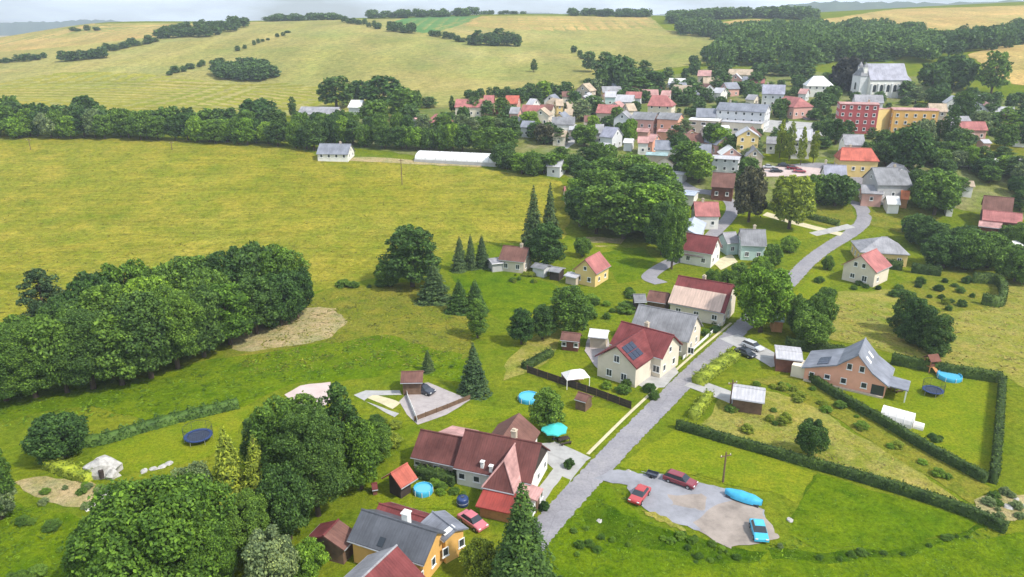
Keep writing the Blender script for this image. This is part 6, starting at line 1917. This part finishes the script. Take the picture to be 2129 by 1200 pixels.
def frame2(pa, pb):
    a, b = P(*pa), P(*pb)
    c = (a + b) / 2
    return Vector((c.x, c.y, float(Z(c.x, c.y)))), math.atan2(b.y - a.y, b.x - a.x)


def car(label, pa, pb, m, L=4.3, W=1.75, H=1.48, estate=False, name='car', cat='car'):
    """pa tail pixel, pb nose pixel"""
    c, ang = frame2(pa, pb)
    root = empty(name, c + Vector((0, 0, .03)), ang, label, cat)
    k = L / 4.3
    rear = .55 if estate else .0
    prof = [(-2.12, .32), (-2.15, .62), (-2.08, .88), (-1.5 - rear, .95), (1.0, .92), (1.9, .78), (2.12, .62), (2.15, .34)]
    mb = MB()
    sec = [(-W / 2, 1.0), (W / 2, 1.0)]
    n = len(prof)
    # body: lofted across the width with rounded shoulders
    ring = []
    for yy, inz in ((-W / 2, .1), (-W / 2 + .12, 0), (W / 2 - .12, 0), (W / 2, .1)):
        ring.append([(x * k, yy, z - (inz if z > .7 else 0)) for x, z in prof])
    base = len(mb.v)
    for r_ in ring: mb.v += r_
    for j in range(3):
        for i in range(n):
            a, b = base + j * n + i, base + j * n + (i + 1) % n
            mb.f.append((a, b, b + n, a + n)); mb.m.append(0)
    mb.f.append(tuple(base + i for i in reversed(range(n)))); mb.m.append(0)
    mb.f.append(tuple(base + 3 * n + i for i in range(n))); mb.m.append(0)
    mb.build('body', m, root, smooth=False)
    x0, x1, x2, x3 = (-1.55 - rear) * k, (-1.05 - rear) * k, .35 * k, 1.05 * k
    w0, w1 = W / 2 - .08, W / 2 - .26
    MB().hexa([(x0, -w0, .9), (x3, -w0, .9), (x3, w0, .9), (x0, w0, .9), (x1, -w1, H - .05), (x2, -w1, H - .05), (x2, w1, H - .05), (x1, w1, H - .05)]).build('glass_house', pane_m, root)
    MB().hexa([(x1 - .03, -w1 - .03, H - .06), (x2 + .03, -w1 - .03, H - .06), (x2 + .03, w1 + .03, H - .06), (x1 - .03, w1 + .03, H - .06), (x1 + .1, -w1 + .06, H), (x2 - .1, -w1 + .06, H), (x2 - .1, w1 - .06, H), (x1 + .1, w1 - .06, H)]).build('roof', m, root)
    for s in (-1, 1):
        for fx in (-1.32, 1.32):
            wy = s * (W / 2 - .06)
            wo = MB().tube([(fx * k, wy - .11, .31), (fx * k, wy + .11, .31)], .31, 14).build('wheel', tyre_m, root)
            MB().tube([(fx * k, wy + s * .1 - .02, .31), (fx * k, wy + s * .1 + .04, .31)], .18, 10).build('rim', metal_m, wo)
        MB().box(2.06 * k, 2.17 * k, s * .62 - .16, s * .62 + .16, .6, .72).build('headlight', lamp_m, root)
        MB().box(-2.17 * k, -2.08 * k, s * .66 - .12, s * .66 + .12, .66, .84).build('tail_light', red_car, root)
    return root


car('wine red estate car parked along the upper edge of the gravel lot', (1388, 996), (1440, 1014), wine_car, 4.6, estate=True)
car('bright red car parked nose out on the left side of the gravel lot', (1340, 1022), (1318, 1050), red_car, 4.0)
car('faded red car beside the blue grey roof wing', (972, 1083), (994, 1098), pink_car, 4.2)
car('silver car on the driveway beside the flat roofed garage', (1548, 718), (1582, 732), silver_car, 4.4, estate=True)
car('dark car parked beside the silver car on the driveway', (1536, 734), (1562, 744), dark_car, 4.2)
car('bright blue car at the earthy end of the gravel lot', (1572, 1094), (1582, 1128), blue_car, 3.9, H=1.55)
car('dark car on the paved yard below the open brown pavilion', (868, 812), (894, 820), dark_car, 4.2)
c = P(962, 1050)
tk = empty('water_tank', c, .3, 'dark blue water tank between the pool lawn and the red annex roof', 'tank')
MB().lathe([(.01, 0), (.75, 0), (.8, .3), (.8, 1.0), (.74, 1.15), (.3, 1.25), (.01, 1.26)], 18).build('barrel', deep_blue, tk, smooth=True)
MB().lathe([(.01, 1.34), (.24, 1.34), (.26, 1.22)], 12).build('lid', dark_car, tk)
MB().lathe([(.81, .5), (.84, .55), (.81, .6)], 18).build('band', metal_m, tk)
for i, (a, b, m_, col) in enumerate((((1590, 350), (1606, 350), silver_car, 'silver'), ((1622, 346), (1637, 347), dark_car, 'dark'), ((1640, 352), (1656, 352), wine_car, 'wine red'), ((1655, 358), (1670, 359), pink_car, 'faded red'), ((1606, 358), (1622, 358), dark_car, 'black'))):
    car(col + ' car on the pinkish market ground beside the village street', a, b, m_)

# low trailer beside the wine red car
c, a = frame2((1346, 988), (1366, 994))
tr = empty('trailer', c, a, 'small dark flat trailer parked left of the wine red car', 'trailer')
MB().box(-.8, .8, -.5, .5, .35, .43).box(-.8, .8, -.52, -.47, .43, .66).box(-.8, .8, .47, .52, .43, .66).box(-.82, -.77, -.52, .52, .43, .66).box(.77, .82, -.52, .52, .43, .66).build('bed', dark_car, tr)
MB().tube([(-.8, 0, .35), (-1.6, 0, .32)], .04, 6).build('drawbar', metal_m, tr)
for s in (-1, 1):
    MB().tube([(0, s * .6 - .07, .22), (0, s * .6 + .07, .22)], .22, 12).build('wheel', tyre_m, tr)

# boat shape under a blue tarpaulin
c, a = frame2((1515, 1030), (1576, 1050))
bt = empty('covered_boat', c, a, 'long object under a bright blue tarpaulin at the upper end of the gravel lot', 'covered boat')
V, F = [], []
ns, nr = 14, 9
for i in range(ns):
    t = i / (ns - 1)
    x = -2.5 + 5.0 * t
    w = .95 * (1 - abs(2 * t - 1) ** 3.2 * .75)
    h = .95 + .22 * math.sin(t * math.pi) + .05 * math.sin(t * 19)
    for k in range(nr):
        u = k / (nr - 1)
        an = math.pi * u
        V.append((x, -w * math.cos(an) * (1 if .1 < u < .9 else 1.02), .32 + (h - .32) * math.sin(an) ** .7 if 0 < u < 1 else .28))
for i in range(ns - 1):
    for k in range(nr - 1):
        q = i * nr + k
        F.append((q, q + nr, q + nr + 1, q + 1))
obj('tarpaulin', np_mesh('tarpaulin', V, F, blue_m, True), bt)
MB().box(-2.2, 2.2, -.8, .8, .05, .4).build('hull', dark_car, bt)
for x in (-1.2, 1.2):
    MB().box(x - .12, x + .12, -.8, .8, -.1, .25).build('support', WALL['wood'], bt)


def trampoline(label, px, py, dia, rim, net=True):
    c = P(px, py)
    t = empty('trampoline', c, .3, label, 'trampoline')
    r_ = dia / 2
    MB().lathe([(0.01, .82), (r_ * .82, .84)], 24).build('mat', rubber, t)
    MB().lathe([(r_ * .8, .86), (r_ * .8, .92), (r_, .93), (r_, .84)], 24, closed=True).build('rim_pad', rim, t)
    for k in range(6):
        a = k * math.pi / 3
        lg = MB().tube([(r_ * .98 * math.cos(a), r_ * .98 * math.sin(a), -.1), (r_ * .98 * math.cos(a), r_ * .98 * math.sin(a), .86)], .04, 6).build('leg', metal_m, t)
        if net:
            MB().tube([(r_ * math.cos(a), r_ * math.sin(a), .86), (r_ * 1.0 * math.cos(a), r_ * 1.0 * math.sin(a), 2.4)], .03, 6).build('net_pole', rubber, lg)
    if net:
        MB().lathe([(r_, 2.38), (r_, 2.44)], 24).build('net_ring', rubber, t)
        mb = MB()
        for k in range(48):
            a, b = k * 2 * math.pi / 48, (k + 1) * 2 * math.pi / 48
            mb.tube([(r_ * math.cos(a), r_ * math.sin(a), .9), (r_ * math.cos(a), r_ * math.sin(a), 2.4)], .012, 3, cap=False)
        mb.build('net', rubber, t)


def pool(label, px, py, dia, deep=.85, rim=blue_m, frame=False):
    c = P(px, py)
    t = empty('swimming_pool', c, 0, label, 'pool')
    r_ = dia / 2
    MB().lathe([(r_, -.1), (r_ * 1.03, deep * .5), (r_, deep), (r_ * .95, deep + .04), (r_ * .93, deep - .1), (r_ * .93, -.1)], 28).build('pool_wall', rim, t, smooth=True)
    MB().lathe([(.01, deep - .2), (r_ * .94, deep - .2)], 28).build('water', water_m, t)
    for k in range(8):
        a = k * math.pi / 4
        MB().tube([(r_ * 1.06 * math.cos(a), r_ * 1.06 * math.sin(a), -.1), (r_ * 1.04 * math.cos(a), r_ * 1.04 * math.sin(a), deep)], .04, 6).build('strut', white_paint, t)


trampoline('round trampoline with blue rim on the left lawn', 414, 916, 4.2, deep_blue)
trampoline('dark trampoline with net on the orange house lawn', 1938, 820, 3.4, deep_blue)
pool('bright blue round pool by the hedge of the orange house', 1973, 787, 4.0)
pool('blue pool beside the red roofed gazebo', 880, 1024, 2.6)
pool('blue pool in the garden above the round green tree', 1100, 832, 3.6)

# greenhouse tunnel on the lawn
c, a = frame2((1836, 868), (1894, 884))
gt = empty('greenhouse', c, a, 'white film tunnel greenhouse against the hedge of the orange house lawn', 'greenhouse')
arc = [(1.6 * math.cos(q), 2.1 * math.sin(q)) for q in np.linspace(0, math.pi, 11)]
MB().prism_x(arc, -2.3, 2.3).build('film_cover', canvas, gt)
for x in (-2.3, -1.15, 0, 1.15, 2.3):
    MB().tube([(x, y * 1.01, z * 1.01) for y, z in arc], .035, 5).build('hoop', white_paint, gt)
MB().box(2.31, 2.36, -.45, .45, 0, 1.7).build('door', white_paint, gt)
MB().prism_x([(.75 * math.cos(q) - .3, 1.0 * math.sin(q)) for q in np.linspace(0, math.pi, 9)], 2.4, 3.9).build('porch_cover', canvas, gt)

# play tower with slide
c = P(1932, 772)
pt = empty('play_tower', c, R(12), 'wooden play tower with peaked roof beside the hedge of the orange house', 'play tower')
for sx in (-1, 1):
    for sy in (-1, 1):
        MB().box(sx * .75 - .07, sx * .75 + .07, sy * .75 - .07, sy * .75 + .07, -.1, 2.6).build('post', WALL['owood'], pt)
MB().box(-.85, .85, -.85, .85, 1.2, 1.32).build('platform', WALL['owood'], pt)
for s in (-1, 1):
    MB().box(-.8, .8, s * .82 - .04, s * .82 + .04, 1.4, 1.95).build('rail', WALL['brick'], pt)
MB().prism_x([(-1.15, 2.5), (0, 3.5), (1.15, 2.5), (1.15, 2.4), (0, 3.38), (-1.15, 2.4)], -1.1, 1.1).build('roof', WALL['brick'], pt)
MB().hexa([(-.35, -.8, 1.2), (.35, -.8, 1.2), (.35, -2.9, .05), (-.35, -2.9, .05), (-.35, -.8, 1.28), (.35, -.8, 1.28), (.35, -2.9, .13), (-.35, -2.9, .13)]).build('slide', WALL['owood'], pt)


def umbrella(label, px, py, r_, m, h=2.6):
    c = P(px, py)
    t = empty('garden_umbrella', c, .2, label, 'umbrella')
    mb = MB()
    n = 8
    for k in range(n):
        a, b = k * 2 * math.pi / n, (k + 1) * 2 * math.pi / n
        pa, pb = (r_ * math.cos(a), r_ * math.sin(a), h - .75), (r_ * math.cos(b), r_ * math.sin(b), h - .75)
        q = ((pa[0] + pb[0]) / 2 * .97, (pa[1] + pb[1]) / 2 * .97, h - .68)
        mb.poly([(0, 0, h), pa, q]).poly([(0, 0, h), q, pb])
        mb.poly([pa, (pa[0], pa[1], h - .95), (q[0], q[1], h - .88), q]).poly([q, (q[0], q[1], h - .88), (pb[0], pb[1], h - .95), pb])
    mb.build('canopy', m, t)
    MB().tube([(0, 0, 0), (0, 0, h + .1)], .035, 6).build('pole', metal_m, t)
    MB().lathe([(.01, .14), (.3, .12), (.34, 0)], 12).build('base', dark_car, t)
    for k in range(4):
        a = k * math.pi / 2 + .5
        MB().tube([(0, 0, h - .5), (r_ * .95 * math.cos(a), r_ * .95 * math.sin(a), h - .78)], .015, 4).build('rib', metal_m, t)


umbrella('teal garden umbrella over a seating place near the long white house', 1152, 913, 2.1, teal_m)


def garden_set(label, px, py, m):
    c = P(px, py)
    t = empty('garden_table', c, .4, label, 'garden table')
    MB().box(-.9, .9, -.45, .45, .7, .75).build('table_top', m, t)
    for sx in (-1, 1):
        for sy in (-1, 1):
            MB().box(sx * .8 - .04, sx * .8 + .04, sy * .38 - .04, sy * .38 + .04, 0, .7).build('leg', m, t)
    for s in (-1, 1):
        b = MB().box(-.9, .9, s * .85 - .18, s * .85 + .18, .4, .45).build('bench', m, t)
        for sx in (-.7, .7):
            MB().box(sx - .04, sx + .04, s * .85 - .14, s * .85 + .14, 0, .4).build('bench_leg', m, b)


garden_set('dark garden table with benches right of the teal umbrella', 1172, 920, WALL['dark'])
garden_set('wooden garden table with benches under the small arbour of the umbrella garden', 1216, 842, WALL['wood'])
garden_set('pale garden table with benches on the terrace before the orange house', 1862, 812, WALL['wood'])

# white canopy tent in the garden of the cross gable house
c = P(1196, 800)
tt = empty('garden_tent', c, R(15), 'white peaked garden tent on the lawn left of the red cross gable house', 'tent')
MB().prism_z([(-2.2, -1.6), (2.2, -1.6), (2.2, 1.6), (-2.2, 1.6)], 1.9, 3.0, top=[(-.9, -.1), (.9, -.1), (.9, .1), (-.9, .1)]).build('canopy', canvas, tt)
for sx in (-1, 1):
    for sy in (-1, 1):
        MB().box(sx * 2.1 - .05, sx * 2.1 + .05, sy * 1.5 - .05, sy * 1.5 + .05, -.1, 1.95).build('post', white_paint, tt)
MB().box(-2.1, 2.1, 1.48, 1.53, 0, 1.9).build('back_sheet', plain('pink_canvas', (.6, .4, .34), .8, .2, .06), tt)

# small timber arbour at the end of the dark fence
house('arbour', 'small dark timber arbour at the end of the dark board fence', (1202, 815), (1226, 822), 2.7, 2.0, 2.6, 'wood', 'brown', wins=[], cat='arbour', og=.15, oe=.2)
house('kiosk', 'small white and orange hut with teal roof by the thicket', (1604, 650), (1630, 652), 3.6, 2.6, 4.2, 'owood', 'teal', wins=[], cat='hut', og=.2, oe=.2)
house('dog_house', 'tiny red hut left of the gazebo', (772, 1006), (784, 1004), 1.5, 1.0, 1.4, 'brick', 'red', wins=[], cat='hut', og=.1, oe=.1)


def fence(label, pix, h, m, post, gap=2.0, board=.9):
    pts = [np.array(p) for p in world_poly(pix)]
    o0 = Vector((pts[0][0], pts[0][1], float(Z(*pts[0]))))
    root = empty('fence', o0, 0, label, 'fence')
    for a, b in zip(pts[:-1], pts[1:]):
        L_ = np.linalg.norm(b - a)
        n = max(1, int(L_ / gap))
        d = (b - a) / L_
        nr_ = np.array((-d[1], d[0]))
        for k in range(n):
            p, q = a + (b - a) * k / n, a + (b - a) * (k + 1) / n
            zp, zq = float(Z(*p)) - o0.z, float(Z(*q)) - o0.z
            p2, q2 = p - pts[0], q - pts[0]
            for (s0, s1) in ((.08, .36), (.38, .66), (.68, .96)):
                e = nr_ * .02
                MB().hexa([(*(p2 - e), zp + h * s0), (*(q2 - e), zq + h * s0), (*(q2 + e), zq + h * s0), (*(p2 + e), zp + h * s0), (*(p2 - e), zp + h * s1), (*(q2 - e), zq + h * s1), (*(q2 + e), zq + h * s1), (*(p2 + e), zp + h * s1)]).build('board', m, root)
            MB().box(p2[0] - .06, p2[0] + .06, p2[1] - .06, p2[1] + .06, zp - .3, zp + h + .05).build('post', post, root)
    return root


fence('dark board fence below the lawn of the red cross gable house', [(1096, 776), (1160, 798), (1240, 825), (1312, 852)], 1.6, WALL['dark'], WALL['wood'])
fence('low pale fence along the paved yard beside the lawn', [(862, 876), (930, 850), (978, 830)], .9, WALL['wood'], WALL['wood'])
fence('pale wall like fence along the left side of the paved yard', [(842, 800), (848, 830), (868, 880)], .9, white_paint, white_paint)
fence('low white fence in front of the grey slate roofed house', [(1420, 748), (1460, 712), (1500, 676)], .8, white_paint, white_paint)
fence('dark fence at the top of the grey sheds', [(1000, 556), (1040, 548), (1100, 548)], 1.2, WALL['wood'], WALL['wood'])


def rock(c, s, seed):
    rg = np.random.default_rng(seed)
    mb = MB()
    prof = [(.02, 0), (1, 0), (1.02, .35), (.8, .75), (.4, .95), (.02, 1)]
    mb.lathe(prof, 9)
    V = np.array(mb.v)
    V[:, :2] *= 1 + .22 * rg.normal(size=(len(V), 1)).clip(-1, 1)
    V[:, 2] += .08 * rg.normal(size=len(V))
    V *= np.array(s)
    mb.v = [tuple(v) for v in V]
    return mb


def rockthing(label, px, py, s, seed, name='boulder', group=None):
    c = P(px, py)
    o = rock(c, s, seed).build(name, stone, None, loc=(c.x, c.y, c.z - .1))
    o.rotation_euler = (0, 0, seed * 1.3)
    return tag(o, label, 'boulder', group)


# stone grotto with a dark opening at the left
gc_ = P(212, 984)
gr = empty('stone_grotto', gc_, .3, 'pale rounded stone grotto with a dark opening in the left garden', 'grotto')
rock(None, (2.3, 1.7, 2.4), 3).build('rockwork', stone, gr)
rock(None, (1.0, .8, 1.3), 5).build('rockwork', stone, gr).location = (1.6, -1.5, 0)
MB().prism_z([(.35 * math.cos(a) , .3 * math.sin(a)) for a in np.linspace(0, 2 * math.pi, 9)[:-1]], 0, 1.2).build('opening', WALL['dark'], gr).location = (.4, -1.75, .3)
rockthing('pale boulder just below the stone grotto', 222, 1032, (1.0, .8, 1.0), 7)
rockthing('flat pale rock left of the lower boulder', 186, 1052, (1.3, .8, .35), 9)
for i, (px, py, w) in enumerate(((300, 980, 'first'), (320, 975, 'second'), (338, 970, 'third'), (352, 964, 'fourth'))):
    rockthing(w + ' stepping rock from the left below the trampoline lawn', px, py, (.7, .5, .4), 11 + i, group='rocks below the trampoline lawn')
for i, (px, py, s, w) in enumerate(((2062, 1040, .45, 'leftmost small'), (2078, 1048, .6, 'second'), (2088, 1028, .4, 'rear small'), (2098, 1056, .7, 'largest'), (2112, 1038, .5, 'fourth'), (2122, 1052, .6, 'rightmost'))):
    rockthing(w + ' pale stone of the rubble heap at the right edge', px, py, (s, s * .8, s * .75), 21 + i, group='rubble heap at the right edge')
shrubs([(2040, 1030), (2130, 1020), (2140, 1085), (2050, 1075)], 10, (.4, 1.2), ['mid', 'grey', 'dark'], 'bush growing round the rubble heap', 'bushes round the rubble heap', 19)
patch('rubble_ground', [(2030, 1040), (2080, 1025), (2129, 1030), (2140, 1075), (2080, 1080), (2030, 1062)], G['bare'], 2, .5)
rockthing('pale stone lying in the grass right of the bright blue car', 1642, 1082, (.45, .4, .4), 41)
rockthing('white stone on the verge below the road junction', 1246, 1084, (.4, .4, .35), 43)
rockthing('pale stone at the lot entrance', 1308, 980, (.5, .35, .25), 45)


def pole(label, px, by, ty, name='utility_pole'):
    b = P(px, by)
    h = height_to(b, ty)
    t = empty(name, b, R(20), label, 'utility pole')
    MB().tube([(0, 0, -.5), (0, 0, h)], [.16, .1], 8).build('post', WALL['wood'], t)
    ca = MB().box(-.9, .9, -.06, .06, h - .7, h - .55).build('crossarm', WALL['wood'], t)
    for x in (-.75, 0, .75):
        MB().tube([(x, 0, h - .55), (x, 0, h - .35)], .05, 6).build('insulator', white_paint, ca)


pole('wooden utility pole in the yellow meadow below the white tunnel', 836, 384, 330)
pole('wooden utility pole in the yellow meadow left of the field edge house', 358, 312, 294)
pole('wooden utility pole at the far left of the yellow meadow', 64, 312, 288)
pole('wooden utility pole on the meadow beside the gravel lot', 1503, 1003, 940)
pole('wooden utility pole beside the driveway of the pale grey shed', 1518, 845, 790)
# round wooden planters in front of the long white house
for px, py, w in ((1183, 966, 'upper'), (1131, 1054, 'lower')):
    T('shrub', px, py + 6, py - 12, 22, 'dark', w + ' clipped round bush on the strip before the long white house')

# ------------------------------------------------------------------ the air
hz = MB().box(GX[0] - 50, GX[-1] + 50, GY[0] - 50, GY[-1] + 50, -30, 330).build('haze', [])
hm = bpy.data.materials.new('haze_air')
hm.use_nodes = True
hn = hm.node_tree
hn.nodes.clear()
ho = hn.nodes.new('ShaderNodeOutputMaterial')
hv = hn.nodes.new('ShaderNodeVolumePrincipled')
hv.inputs['Color'].default_value = (.82, .91, 1.0, 1)
hv.inputs['Density'].default_value = 0.00022
hv.inputs['Anisotropy'].default_value = 0.2
hn.links.new(hv.outputs[0], ho.inputs['Volume'])
hz.data.materials.append(hm)
tag(hz, 'thin pale summer haze over the whole valley', 'haze', kind='stuff')

plant_all()
